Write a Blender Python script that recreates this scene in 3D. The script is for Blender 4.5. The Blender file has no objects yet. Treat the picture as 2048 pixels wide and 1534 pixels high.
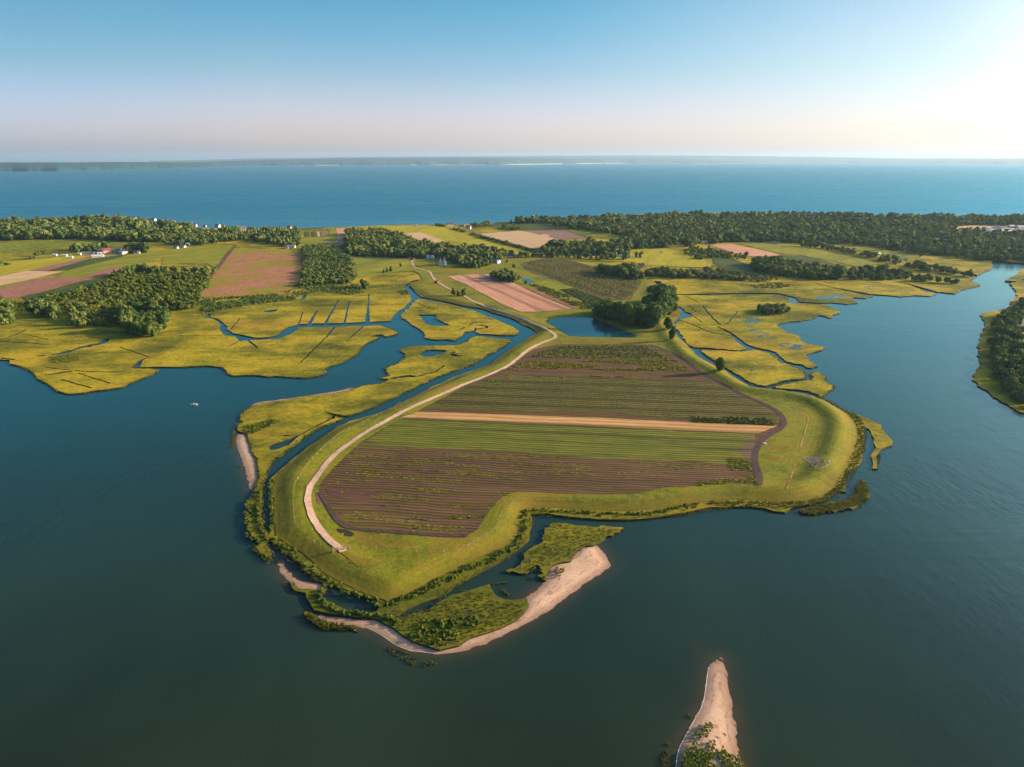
import bpy, math, random
import numpy as np
from mathutils import Vector
from mathutils.geometry import delaunay_2d_cdt

sc = bpy.context.scene
R = math.radians
rng = np.random.default_rng(7)
random.seed(7)

# ------------------------------------------------------------------ camera
CAM_H, PITCH, FPX = 120.0, R(17.53), 1421.0
cam_data = bpy.data.cameras.new("camera")
cam = bpy.data.objects.new("camera", cam_data)
sc.collection.objects.link(cam)
cam_data.sensor_width = 36.0
cam_data.lens = 36.0 * FPX / 2048.0
cam_data.clip_start = 1.0
cam_data.clip_end = 90000.0
cam.location = (0, 0, CAM_H)
cam.rotation_euler = (R(90) - PITCH, 0, 0)
sc.camera = cam

# ------------------------------------------------------------------ light
SUN_EL, SUN_AZ = R(15.0), R(12.0)          # azimuth measured from +X (right) towards +Y (ahead)
world = bpy.data.worlds.new("World")
sc.world = world
world.use_nodes = True
wn, wl = world.node_tree.nodes, world.node_tree.links
bg = wn["Background"]
sky = wn.new("ShaderNodeTexSky")
sky.sky_type = 'NISHITA'
sky.sun_disc = False
sky.sun_elevation = SUN_EL
sky.sun_rotation = R(90) - SUN_AZ
sky.altitude = 0
sky.air_density = 1.0
sky.dust_density = 1.2
sky.ozone_density = 2.0
hsv = wn.new("ShaderNodeHueSaturation")
hsv.inputs['Saturation'].default_value = 1.0
wl.new(sky.outputs[0], hsv.inputs['Color'])
# the evening sky grades from deep blue overhead to a lavender horizon, paler towards the sun
geo = wn.new('ShaderNodeTexCoord')
sxyz = wn.new('ShaderNodeSeparateXYZ')
wl.new(geo.outputs['Generated'], sxyz.inputs[0])
def sky_ramp(stops):
    n = wn.new('ShaderNodeValToRGB'); e = n.color_ramp.elements
    while len(e) < len(stops): e.new(0.5)
    for i, (p, c) in enumerate(stops):
        e[i].position = p * 2; e[i].color = (c[0] / 2, c[1] / 2, c[2] / 2, 1)
    m2 = wn.new('ShaderNodeMath'); m2.operation = 'MULTIPLY'; m2.inputs[1].default_value = 2.0
    wl.new(sxyz.outputs['Z'], m2.inputs[0]); wl.new(m2.outputs[0], n.inputs[0])
    return n.outputs[0]
ra = sky_ramp([(0.0, (1.2,1.15,1.75)), (.018, (1.2,1.15,1.8)), (.055, (.98,.98,1.5)), (.104, (.6,.81,1.02)), (.144, (.46,.77,.92)), (.183, (.38,.76,.88)), (.5, (.22,.62,.85))])
rb = sky_ramp([(0.0, (1.5,1.22,1.6)), (.018, (1.5,1.25,1.7)), (.055, (1.3,1.1,1.5)), (.104, (.81,.95,1.16)), (.144, (.56,.88,1.06)), (.183, (.40,.84,1.0)), (.5, (.22,.65,.9))])
rc = sky_ramp([(0.0, (1.2,1.08,1.3)), (.018, (1.18,1.08,1.35)), (.055, (1.02,1.0,1.2)), (.104, (1,1,1.03)), (.144, (1.05,1,1)), (.183, (1.0,.97,1)), (.22, (1.2,1.15,1.1)), (.38, (2.0,1.75,1.55)), (.5, (1.6,1.5,1.4))])
dot = wn.new('ShaderNodeVectorMath'); dot.operation = 'DOT_PRODUCT'
dot.inputs[1].default_value = (math.cos(SUN_AZ), math.sin(SUN_AZ), 0)
wl.new(geo.outputs['Generated'], dot.inputs[0])
def mrange(a, b):
    n = wn.new('ShaderNodeMapRange'); n.inputs[1].default_value = a; n.inputs[2].default_value = b
    wl.new(dot.outputs['Value'], n.inputs[0]); return n.outputs[0]
def wmix(f, a, b, mode='MIX'):
    n = wn.new('ShaderNodeMix'); n.data_type = 'RGBA'; n.blend_type = mode
    if isinstance(f, float): n.inputs[0].default_value = f
    else: wl.new(f, n.inputs[0])
    wl.new(a, n.inputs[6])
    if isinstance(b, tuple): n.inputs[7].default_value = b
    else: wl.new(b, n.inputs[7])
    return n.outputs[2]
tint = wmix(mrange(-.39, -.1), ra, rb)
tint = wmix(mrange(.25, .72), tint, rc)
c0 = wmix(1.0, hsv.outputs[0], tint, 'MULTIPLY')
# glow of the sky round the sun
d3 = wn.new('ShaderNodeVectorMath'); d3.operation = 'DOT_PRODUCT'
d3.inputs[1].default_value = (math.cos(SUN_EL) * math.cos(SUN_AZ), math.cos(SUN_EL) * math.sin(SUN_AZ), math.sin(SUN_EL))
wl.new(geo.outputs['Generated'], d3.inputs[0])
gm = wn.new('ShaderNodeMapRange'); gm.interpolation_type = 'SMOOTHSTEP'
for i_, v_ in ((1, 0.64), (2, 1.0), (3, 1.0), (4, 2.0)): gm.inputs[i_].default_value = v_
wl.new(d3.outputs['Value'], gm.inputs[0])
gs = wn.new('ShaderNodeVectorMath'); gs.operation = 'SCALE'
wl.new(c0, gs.inputs[0]); wl.new(gm.outputs[0], gs.inputs['Scale']); c0 = gs.outputs[0]
sc4 = wn.new('ShaderNodeVectorMath'); sc4.operation = 'SCALE'; sc4.inputs['Scale'].default_value = 2.0
wl.new(c0, sc4.inputs[0])
wl.new(sc4.outputs[0], bg.inputs[0])
bg.inputs[1].default_value = 0.088

sd = bpy.data.lights.new("sun", 'SUN')
sd.energy = 4.9
sd.angle = R(0.5)
sd.color = (1.0, 0.74, 0.50)
sun = bpy.data.objects.new("sun", sd)
sc.collection.objects.link(sun)
sdir = Vector((math.cos(SUN_EL) * math.cos(SUN_AZ), math.cos(SUN_EL) * math.sin(SUN_AZ), math.sin(SUN_EL)))
sun.rotation_euler = (-sdir).to_track_quat('-Z', 'Y').to_euler()

sc.view_settings.view_transform = 'Standard'
sc.view_settings.look = 'None'
sc.view_settings.gamma = 1.0
sc.view_settings.use_curve_mapping = False
sc.view_settings.exposure = 1.02
sc.render.engine = 'CYCLES'
sc.cycles.max_bounces = 6
sc.cycles.diffuse_bounces = 2
sc.cycles.glossy_bounces = 2
sc.cycles.transmission_bounces = 2
sc.cycles.volume_bounces = 0
sc.cycles.caustics_reflective = False
sc.cycles.use_denoising = True

# ------------------------------------------------------------------ geometry of the place
CP, SP = math.cos(PITCH), math.sin(PITCH)

def vnoise(x, y, s, seed=0.0):
    """smooth pseudo noise, about -1..1, for world coordinates divided by s"""
    x = np.asarray(x, float) / s + seed * 3.17
    y = np.asarray(y, float) / s - seed * 1.71
    return (np.sin(x * 1.9 + 2.3 * np.sin(y * 1.3 + seed)) + np.sin(y * 2.3 + 1.7 * np.sin(x * 1.7 + 2.1))
            + 0.7 * np.sin(x * 4.3 + y * 3.1 + 1.9 * np.sin(y * 3.7)) + 0.5 * np.sin(x * 7.9 - y * 6.7 + 2.0 * np.sin(x * 5.1))) / 2.6

def smooth(a, b, v):
    t = np.clip((v - a) / (b - a), 0, 1)
    return t * t * (3 - 2 * t)

def dist_poly(x, y, P, closed=True):
    P = np.asarray(P, float)
    A = P if closed else P[:-1]
    B = np.roll(P, -1, 0) if closed else P[1:]
    out = np.full(len(x), 1e18)
    pts = np.stack([x, y], 1)
    for a, b in zip(A, B):
        d = b - a
        L = max(d @ d, 1e-9)
        t = np.clip(((pts - a) @ d) / L, 0, 1)
        q = pts - (a + t[:, None] * d)
        out = np.minimum(out, (q * q).sum(1))
    return np.sqrt(out)

def inside(x, y, P):
    P = np.asarray(P, float)
    c = np.zeros(len(x), bool)
    n = len(P)
    j = n - 1
    for i in range(n):
        xi, yi = P[i]
        xj, yj = P[j]
        if yi != yj:
            m = ((yi > y) != (yj > y))
            c ^= m & (x < (xj - xi) * (y - yi) / (yj - yi) + xi)
        j = i
    return c

BASE = 0.6
def rays(px, py):
    cx = (np.asarray(px, float) - 1024) / FPX
    cy = (767 - np.asarray(py, float)) / FPX
    return cx, CP + cy * SP, -SP + cy * CP

def flat(pts, z=BASE):
    """pixels of the photograph -> points on the level z"""
    pts = np.asarray(pts, float)
    dx, dy, dz = rays(pts[:, 0], pts[:, 1])
    t = (CAM_H - z) / -dz
    return np.stack([dx * t, dy * t], 1)

TOE = [(842,560),(836,566),(822,566),(820,573),(828,580),(838,588),(848,594),(868,598),(897,604),(926,611),(965,617),(985,625),(1024,636),(1044,647),
 (1064,656),(1076,665),(1063,674),(1043,685),(1024,696),(1004,710),(979,729),(946,742),(916,752),(887,766),(858,778),(828,792),
 (799,807),(770,821),(750,829),(733,835),(704,844),(675,855),(655,867),(636,881),(616,894),(596,912),(577,928),(561,942),(550,956),(548,975),
 (548,1000),(549,1040),(549,1062),(553,1075),(580,1091),(604,1106),(624,1124),(644,1142),(673,1160),(702,1175),(735,1188),(768,1199),(777,1203),
 (803,1193),(842,1175),(892,1147),(943,1122),(994,1099),(1024,1084),(1037,1066),(1042,1043),(1055,1020),(1078,1015),(1121,1016),
 (1172,1020),(1260,1023),(1330,1014),(1420,1003),(1469,998),(1518,1001),(1557,1004),(1596,1004),(1635,997),(1664,981),(1682,963),(1692,940),
 (1702,926),(1711,897),(1715,870),(1711,848),(1694,828),(1670,813),(1645,799),(1616,791),(1596,787),(1557,781),(1518,778),(1498,772),
 (1466,753),(1453,743),(1425,729),(1408,720),(1394,712),(1382,699),(1372,688),(1355,674),(1350,662),(1340,650),(1340,630),(1335,610),(1316,588),(1314,573),(1306,563)]
TOE_W = flat(TOE)

def Hbase(x, y):
    x = np.asarray(x, float); y = np.asarray(y, float)
    h = BASE + 6.0 * smooth(880, 1300, y)
    h = h + 15 * np.exp(-(((x + 760) / 260) ** 2 + ((y - 1400) / 130) ** 2))
    h = h + 13 * np.exp(-(((x - 750) / 600) ** 2 + ((y - 1650) / 180) ** 2))
    h = h + 0.9 * smooth(620, 760, y) * (1 + 0.4 * vnoise(x, y, 90))
    return h

def H(x, y):
    """height of the ground, dike included"""
    x = np.atleast_1d(np.asarray(x, float)); y = np.atleast_1d(np.asarray(y, float))
    h = Hbase(x, y)
    near = (x > -260) & (x < 420) & (y > 130) & (y < 780)
    if near.any():
        xi, yi = x[near], y[near]
        ins = inside(xi, yi, TOE_W)
        d = dist_poly(xi, yi, TOE_W, closed=False)
        w = smooth(760, 600, yi)
        east = smooth(60, 130, xi)
        bump = np.where(np.abs(d - 8) < 8, 0.5 + 0.5 * np.cos(np.pi * (d - 8) / 8), 0) * (0.5 + 1.25 * east)
        hh = (0.9 * smooth(0, 7, d) + bump) * w
        h[near] += np.where(ins, hh, 0)
    return h

def at(pts):
    """pixels of the photograph -> points on the ground (N,3)"""
    pts = np.atleast_2d(np.asarray(pts, float))
    dx, dy, dz = rays(pts[:, 0], pts[:, 1])
    t = (CAM_H - BASE) / -dz
    for _ in range(14):
        z = H(dx * t, dy * t)
        t = t + 0.6 * ((CAM_H - z) / -dz - t)
    return np.stack([dx * t, dy * t, H(dx * t, dy * t)], 1)

def mpp(p3):
    """metres per photo pixel at a world point"""
    return math.sqrt(p3[0] ** 2 + p3[1] ** 2 + (CAM_H - p3[2]) ** 2) / FPX

# ------------------------------------------------------------------ scene helpers
COL = sc.collection
def tag(o, label=None, cat=None, group=None, kind=None):
    if label: o['label'] = label
    if cat: o['category'] = cat
    if group: o['group'] = group
    if kind: o['kind'] = kind
    return o

def link(name, me, mat=None, parent=None):
    o = bpy.data.objects.new(name, me)
    COL.objects.link(o)
    if me is not None and mat is not None:
        for m in (mat if isinstance(mat, (list, tuple)) else [mat]):
            me.materials.append(m)
    if parent is not None: o.parent = parent
    return o

def empty(name, loc, rz=0.0):
    o = bpy.data.objects.new(name, None)
    o.empty_display_size = 0.5
    COL.objects.link(o)
    o.location = loc
    o.rotation_euler = (0, 0, rz)
    return o

def mesh_np(name, V, F, smooth_=False, attrs=None):
    """V (N,3); F (M,k) all faces of one size"""
    V = np.asarray(V, np.float32); F = np.asarray(F, np.int32)
    me = bpy.data.meshes.new(name)
    k = F.shape[1]
    me.vertices.add(len(V)); me.vertices.foreach_set('co', V.ravel())
    me.loops.add(F.size); me.loops.foreach_set('vertex_index', F.ravel())
    me.polygons.add(len(F))
    me.polygons.foreach_set('loop_start', np.arange(0, F.size, k, dtype=np.int32))
    me.polygons.foreach_set('loop_total', np.full(len(F), k, np.int32))
    if smooth_: me.polygons.foreach_set('use_smooth', np.ones(len(F), bool))
    me.update(calc_edges=True)
    for nm, dom, arr in (attrs or []):
        a = me.attributes.new(nm, 'FLOAT', dom)
        a.data.foreach_set('value', np.asarray(arr, np.float32))
    return me

def densify(P, seg, closed=True, jit=0.0, seed=0.0):
    P = np.asarray(P, float)
    n = len(P)
    out = []
    for i in range(n if closed else n - 1):
        a, b = P[i], P[(i + 1) % n]
        k = max(1, int(np.ceil(np.linalg.norm(b - a) / seg)))
        for j in range(k):
            out.append(a + (b - a) * j / k)
    if not closed: out.append(P[-1])
    out = np.array(out)
    if jit > 0 and len(out) > 3:
        x, y = out[:, 0], out[:, 1]
        out = out + jit * np.stack([vnoise(x, y, seg * 2.2, 1 + seed) + .6 * vnoise(x, y, seg * .9, 4 + seed),
                                    vnoise(x, y, seg * 2.2, 2 + seed) + .6 * vnoise(x, y, seg * .9, 5 + seed)], 1)
    return out

def chaikin(P, n=1, closed=True):
    P = np.asarray(P, float)
    for _ in range(n):
        if closed:
            Q = np.roll(P, -1, 0)
            P = np.stack([P * .75 + Q * .25, P * .25 + Q * .75], 1).reshape(-1, 2)
        else:
            A, B = P[:-1], P[1:]
            M = np.stack([A * .75 + B * .25, A * .25 + B * .75], 1).reshape(-1, 2)
            P = np.vstack([P[:1], M[1:-1], P[-1:]])
    return P

def ribbon_poly(P, w):
    """world polyline (N,2), half widths -> closed outline"""
    P = np.asarray(P, float)
    w = np.broadcast_to(np.asarray(w, float), (len(P),))
    T = np.gradient(P, axis=0)
    T /= np.maximum(np.linalg.norm(T, axis=1), 1e-6)[:, None]
    N = np.stack([-T[:, 1], T[:, 0]], 1)
    return np.vstack([P + N * w[:, None], (P - N * w[:, None])[::-1]])

def sheet(name, outer, holes=(), off=0.0, mat=None, grid=8.0, seg=4.0, jit=0.0, skirt=0.0, zf=None,
          pixel=True, far_scale=0.0, keep=None, hseg=None, hjit=None, label=None, kind='structure', cat=None, z0=None, round_=0, seed=0.0):
    """a sheet of ground following the terrain, outline given in photo pixels or world metres"""
    zf = zf or H
    def conv(P, close=True):
        if pixel:
            W = at(P)[:, :2] if z0 is None else flat(P, z0)
        else:
            W = np.asarray(P, float)
        return W
    O = conv(outer)
    if round_: O = chaikin(O, round_)
    cy = O[:, 1].mean()
    fs = 1 + far_scale * cy
    O = densify(O, seg * fs, True, jit, seed)
    HL = [densify(np.asarray(h, float), hseg or seg, True, (hjit if hjit is not None else jit), seed) for h in holes]
    x0, y0 = O.min(0); x1, y1 = O.max(0)
    g = grid
    ys = []
    y = y0
    while y < y1:
        ys.append(y); y += g * (1 + far_scale * max(0, y - 150))
    pts = []
    for i, yy in enumerate(ys):
        gg = g * (1 + far_scale * max(0, yy - 150))
        xs = np.arange(x0 + (i % 2) * gg / 2, x1, gg)
        pts.append(np.stack([xs, np.full(len(xs), yy)], 1))
    if pts:
        pts = np.vstack(pts)
        pts = pts[inside(pts[:, 0], pts[:, 1], O)]
        for h in HL:
            if len(pts):
                pts = pts[~inside(pts[:, 0], pts[:, 1], h)]
    else:
        pts = np.zeros((0, 2))
    allv = [O] + HL + [pts]
    edges = []
    k = 0
    for L in [O] + HL:
        n = len(L)
        edges += [(k + i, k + (i + 1) % n) for i in range(n)]
        k += n
    V2 = np.vstack(allv)
    org = V2.mean(0)
    vs, es, fs_, *_ = delaunay_2d_cdt([Vector(v - org) for v in V2], edges, [], 0, 1e-3)
    V2 = np.array([(v.x, v.y) for v in vs]) + org
    F = np.array([tuple(f) for f in fs_ if len(f) == 3], dtype=np.int64)
    c = V2[F].mean(1)
    ok = inside(c[:, 0], c[:, 1], O)
    for h in HL: ok &= ~inside(c[:, 0], c[:, 1], h)
    if keep is not None: ok &= keep(c[:, 0], c[:, 1])
    F = F[ok]
    a = V2[F[:, 1]] - V2[F[:, 0]]; b = V2[F[:, 2]] - V2[F[:, 0]]
    flip = (a[:, 0] * b[:, 1] - a[:, 1] * b[:, 0]) < 0
    F[flip] = F[flip][:, ::-1]
    z = zf(V2[:, 0], V2[:, 1]) + off
    V = np.column_stack([V2, z])
    nt = len(F)
    if skirt:
        E = np.vstack([F[:, [0, 1]], F[:, [1, 2]], F[:, [2, 0]]])
        key = {}
        for a_, b_ in E: key[(a_, b_)] = 1
        bd = np.array([e for e in key if (e[1], e[0]) not in key])
        used = np.unique(bd)
        mp = {u: len(V) + i for i, u in enumerate(used)}
        low = V[used].copy(); low[:, 2] = -skirt
        top_ = V[used].copy()
        V = np.vstack([V, low, top_]); nu = len(used)
        S = []
        for a_, b_ in bd:
            S.append((mp[a_] + nu, mp[a_], mp[b_])); S.append((mp[a_] + nu, mp[b_], mp[b_] + nu))
        F = np.vstack([F, np.array(S)])
    me = mesh_np(name, V, F)
    sm = np.ones(len(F), bool); sm[nt:] = False
    me.polygons.foreach_set('use_smooth', sm)
    o = link(name, me, mat)
    if skirt and isinstance(mat, (list, tuple)) and len(mat) > 1:
        mi = np.zeros(len(F), np.int32); mi[nt:] = 1
        me.polygons.foreach_set('material_index', mi)
    tag(o, label, cat, None, kind)
    return o

def ribbon(name, line, w, off, mat, kind='structure', label=None, step=2.0, pixel=True, cols=4, jit=0.0, zf=None, cat=None, rnd=2, w1=None):
    """a strip of ground along a line; w in metres"""
    zf = zf or H
    P = at(line)[:, :2] if pixel else np.asarray(line, float)
    P = chaikin(P, rnd, False)
    P = densify(P, step, False)
    T = np.gradient(P, axis=0); T /= np.linalg.norm(T, axis=1)[:, None]
    N = np.stack([-T[:, 1], T[:, 0]], 1)
    n = len(P)
    hw = np.linspace(w, w if w1 is None else w1, n) / 2
    rows = []
    for j in range(cols + 1):
        u = j / cols * 2 - 1
        Q = P + N * (u * hw * (1 + jit * vnoise(P[:, 0], P[:, 1], 4, 3 + j * (abs(u) == 1))))[:, None]
        rows.append(np.column_stack([Q, zf(Q[:, 0], Q[:, 1]) + off]))
    V = np.stack(rows, 1).reshape(-1, 3)
    F = []
    m = cols + 1
    for i in range(n - 1):
        for j in range(cols):
            a = i * m + j
            F.append((a, a + 1, a + m + 1, a + m))
    F = np.array(F)[:, ::-1]
    o = link(name, mesh_np(name, V, F, True), mat)
    return tag(o, label, cat, None, kind)

# ------------------------------------------------------------------ materials
class NT:
    def __init__(s, name):
        s.m = bpy.data.materials.new(name); s.m.use_nodes = True
        s.t = s.m.node_tree; s.n = s.t.nodes; s.l = s.t.links
        s.b = s.n['Principled BSDF']
        s.tc = s.n.new('ShaderNodeTexCoord')
        s.out = s.n['Material Output']
    def obj(s): return s.tc.outputs['Object']
    def L(s, a, b): s.l.new(a, b)
    def math(s, op, a, b=None, clamp=False):
        n = s.n.new('ShaderNodeMath'); n.operation = op; n.use_clamp = clamp
        for i, v in enumerate((a, b)):
            if v is None: continue
            if isinstance(v, (int, float)): n.inputs[i].default_value = v
            else: s.L(v, n.inputs[i])
        return n.outputs[0]
    def map(s, scale=(1, 1, 1), rz=0.0, src=None):
        n = s.n.new('ShaderNodeMapping')
        n.inputs['Scale'].default_value = scale
        n.inputs['Rotation'].default_value = (0, 0, rz)
        s.L(src or s.obj(), n.inputs['Vector'])
        return n.outputs[0]
    def noise(s, scale, detail=3.0, vec=None, rough=0.55, dist=0.0):
        n = s.n.new('ShaderNodeTexNoise')
        n.inputs['Scale'].default_value = scale; n.inputs['Detail'].default_value = detail
        n.inputs['Roughness'].default_value = rough; n.inputs['Distortion'].default_value = dist
        s.L(vec or s.obj(), n.inputs['Vector'])
        return n.outputs['Fac']
    def ramp(s, fac, stops, interp='LINEAR'):
        n = s.n.new('ShaderNodeValToRGB')
        n.color_ramp.interpolation = interp
        e = n.color_ramp.elements
        while len(e) < len(stops): e.new(0.5)
        for i, (p, c) in enumerate(stops):
            e[i].position = p
            e[i].color = (c, c, c, 1) if isinstance(c, (int, float)) else (*c, 1)
        s.L(fac, n.inputs[0])
        return n.outputs[0]
    def mix(s, fac, a, b, mode='MIX'):
        n = s.n.new('ShaderNodeMix'); n.data_type = 'RGBA'; n.blend_type = mode
        for i, v in ((0, fac), (6, a), (7, b)):
            if isinstance(v, (int, float)): n.inputs[i].default_value = v
            elif isinstance(v, (tuple, list)): n.inputs[i].default_value = (*v, 1)
            else: s.L(v, n.inputs[i])
        return n.outputs[2]
    def attr(s, name):
        n = s.n.new('ShaderNodeAttribute'); n.attribute_name = name
        return n.outputs['Fac']
    def rnd(s):
        return s.n.new('ShaderNodeObjectInfo').outputs['Random']
    def bump(s, h, strength, dist=0.3, normal=None):
        n = s.n.new('ShaderNodeBump'); n.inputs['Strength'].default_value = strength
        n.inputs['Distance'].default_value = dist
        s.L(h, n.inputs['Height'])
        if normal is not None: s.L(normal, n.inputs['Normal'])
        return n.outputs[0]
    def fin(s, col, rough=0.9, normal=None, spec=0.2):
        if isinstance(col, (tuple, list)): s.b.inputs['Base Color'].default_value = (*col, 1)
        else: s.L(col, s.b.inputs['Base Color'])
        if isinstance(rough, (int, float)): s.b.inputs['Roughness'].default_value = rough
        else: s.L(rough, s.b.inputs['Roughness'])
        s.b.inputs['Specular IOR Level'].default_value = spec
        if normal is not None: s.L(normal, s.b.inputs['Normal'])
        return s.m

def sep(n, vec):
    x = n.n.new('ShaderNodeSeparateXYZ'); n.L(vec, x.inputs[0])
    return x.outputs

def ground_mat(name, cols, big=60.0, small=3.0, rows=None, streak=None, bump=0.25, mixf=0.55, fine=0.35):
    """patchy ground. cols = 3-4 colours dark to light. rows = (angle, spacing m, strength, colour). streak = (angle, stretch)"""
    n = NT(name)
    v = n.obj()
    if streak: v = n.map((1.0 / streak[1], 1, 1), -streak[0] if False else 0, n.map((1, 1, 1), -streak[0]))
    a = n.noise(1 / big, 4, v, 0.6)
    b = n.noise(1 / small, 4, v, 0.65)
    f = n.math('ADD', n.math('MULTIPLY', a, 1 - mixf), n.math('MULTIPLY', b, mixf))
    k = len(cols)
    stops = [(0.36 + 0.28 * i / (k - 1), c) for i, c in enumerate(cols)]
    col = n.ramp(f, stops)
    c2 = n.noise(1 / (small * .22), 2, n.obj(), 0.6)
    col = n.mix(fine, col, n.ramp(c2, [(0.3, 0.25), (0.7, 0.9)]), 'OVERLAY')
    h = b
    if rows:
        ang, sp_, st, rc = rows
        u = sep(n, n.map((1, 1, 1), -ang))[1]
        wob = n.math('MULTIPLY', n.noise(0.03, 4), 5.0)
        ph = n.math('MULTIPLY', n.math('ADD', u, wob), 2 * math.pi / sp_)
        s_ = n.math('ADD', n.math('MULTIPLY', n.math('SINE', ph), 0.5), 0.5)
        ragged = n.noise(0.6, 3, n.map((0.35, 1, 1), 0, n.map((1, 1, 1), -ang)))
        ph2 = n.math('MULTIPLY', n.math('ADD', u, n.math('MULTIPLY', wob, 0.6)), 2 * math.pi / (sp_ * 4.3))
        s2 = n.ramp(n.math('MULTIPLY', n.math('ADD', n.math('SINE', ph2), 1.0), n.math('MULTIPLY', n.noise(0.02, 2, n.map((0.3, 1, 1), 0, n.map((1, 1, 1), -ang))), 1.0)), [(0.72, 0.0), (0.95, 1.0)])
        col = n.mix(n.math('MULTIPLY', s2, 0.55), col, tuple(v_ * 0.45 for v_ in rc))
        fac = n.math('MULTIPLY', n.ramp(n.math('ADD', s_, n.math('MULTIPLY', n.math('SUBTRACT', ragged, 0.5), 1.4)), [(0.35, 0.0), (0.65, 1.0)]), st)
        col = n.mix(fac, col, rc)
        h = n.math('ADD', h, n.math('MULTIPLY', s_, 0.6))
    nm = n.bump(h, bump, 0.6) if bump else None
    return n.fin(col, 0.95, nm, 0.1)
# ------------------------------------------------------------------ ground materials
def row_angle(a, b):
    w = at([a, b])
    return math.atan2(w[1, 1] - w[0, 1], w[1, 0] - w[0, 0])
ROW = row_angle((830, 824), (1540, 853))

M = {}
def marsh_mat():
    n = NT('marsh grass')
    v = n.map((0.4, 1, 1), 0, n.map((1, 1, 1), -0.1))
    a = n.noise(1 / 80, 6, v, 0.66); b = n.noise(1 / 16, 6, v, 0.70); c = n.noise(1 / 2.0, 3)
    f = n.math('ADD', n.math('MULTIPLY', a, 0.45), n.math('ADD', n.math('MULTIPLY', b, 0.4), n.math('MULTIPLY', c, 0.15)))
    gold = n.ramp(f, [(0.39, (0.12, 0.135, 0.010)), (0.455, (0.22, 0.20, 0.012)), (0.50, (0.33, 0.27, 0.014)), (0.545, (0.42, 0.31, 0.018)), (0.60, (0.33, 0.19, 0.022))])
    grn = n.ramp(f, [(0.38, (0.03, 0.042, 0.007)), (0.46, (0.075, 0.09, 0.009)), (0.54, (0.13, 0.13, 0.011)), (0.62, (0.20, 0.15, 0.015))])
    y = n.n.new('ShaderNodeMapRange'); y.inputs[1].default_value = 240; y.inputs[2].default_value = 400; y.inputs[3].default_value = 1; y.inputs[4].default_value = 0
    n.L(n.math('ADD', sep(n, n.obj())[1], n.math('MULTIPLY', n.noise(1 / 25, 3), 90)), y.inputs[0])
    g2 = n.ramp(n.noise(1 / 45.0, 4, None, 0.65), [(0.44, 0.0), (0.60, 0.85)])
    col = n.mix(n.math('MAXIMUM', n.math('MULTIPLY', y.outputs[0], 0.92), g2), gold, grn)
    mudp = n.math('MULTIPLY', n.ramp(n.noise(1 / 9.0, 5, None, 0.7), [(0.58, 0.0), (0.66, 0.8)]), y.outputs[0])
    col = n.mix(mudp, col, (0.06, 0.045, 0.02))
    # dark wet specks and small bare patches
    sp = n.ramp(n.noise(1 / 4.5, 5, n.map((0.5, 1, 1), 0.1), 0.7), [(0.30, 1.0), (0.40, 0.0)])
    col = n.mix(n.math('MULTIPLY', sp, 0.6), col, (0.05, 0.045, 0.015))
    col = n.mix(0.25, col, n.ramp(c, [(0.3, 0.25), (0.7, 0.85)]), 'OVERLAY')
    return n.fin(col, 0.95, n.bump(n.math('ADD', b, n.math('MULTIPLY', c, .12)), 0.8, 1.2), 0.08)
M['marsh'] = marsh_mat()
M['mud'] = NT('marsh mud').fin((0.035, 0.028, 0.015), 0.8)
M['reed'] = ground_mat('reeds', [(0.03, 0.045, 0.006), (0.07, 0.08, 0.008), (0.13, 0.115, 0.01), (0.2, 0.15, 0.015)], 14, 2.0, bump=0.9, mixf=0.6, fine=0.6)
M['grass'] = ground_mat('mown grass', [(0.08, 0.095, 0.009), (0.13, 0.145, 0.010), (0.175, 0.185, 0.012), (0.215, 0.18, 0.015), (0.25, 0.16, 0.02)], 30, 3.0, bump=0.3, mixf=0.4, fine=0.45)
def toe_detail(m):
    # mowing lines run parallel to the shore; the steep outer bank is drier and browner
    n = NT.__new__(NT); n.m = m; n.t = m.node_tree; n.n = n.t.nodes; n.l = n.t.links; n.b = n.n['Principled BSDF']; n.tc = [x for x in n.n if x.type == 'TEX_COORD'][0]
    src = n.b.inputs['Base Color'].links[0].from_socket
    d = n.attr('toe')
    dd = n.math('ADD', d, n.math('MULTIPLY', n.noise(1 / 12, 3), 5))
    s_ = n.math('SINE', n.math('MULTIPLY', n.math('ADD', d, n.math('MULTIPLY', n.noise(1 / 30, 2), 2)), 2.9))
    line = n.math('MULTIPLY', n.ramp(s_, [(0.5, 0.0), (1.0, 1.0)]), n.ramp(n.noise(1 / 14, 3), [(0.4, 0.05), (0.65, 0.45)]))
    col = n.mix(line, src, (0.10, 0.085, 0.012))
    r = n.n.new('ShaderNodeMapRange'); r.inputs[1].default_value = 3; r.inputs[2].default_value = 10; r.inputs[3].default_value = 0.65; r.inputs[4].default_value = 0.0
    n.L(dd, r.inputs[0])
    col = n.mix(r.outputs[0], col, (0.16, 0.115, 0.016))
    n.L(col, n.b.inputs['Base Color'])
toe_detail(M['grass'])
M['upland'] = ground_mat('rough upland grass', [(0.07, 0.095, 0.01), (0.13, 0.155, 0.012), (0.2, 0.21, 0.018), (0.27, 0.23, 0.025)], 90, 8, bump=0.5, fine=0.5)
M['woodfloor'] = ground_mat('wood floor', [(0.03, 0.04, 0.008), (0.05, 0.065, 0.01), (0.08, 0.09, 0.015)], 30, 4, bump=0.5, fine=0.5)
M['yellow'] = ground_mat('yellow hay field', [(0.24, 0.22, 0.01), (0.34, 0.30, 0.015), (0.42, 0.35, 0.02)], 70, 6, streak=(1.3, 5.0), bump=0.1, fine=0.2)
M['lime'] = ground_mat('lime green field', [(0.12, 0.14, 0.012), (0.20, 0.21, 0.015), (0.30, 0.27, 0.02)], 50, 6, streak=(.9, 4), bump=0.1, fine=0.2)
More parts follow.
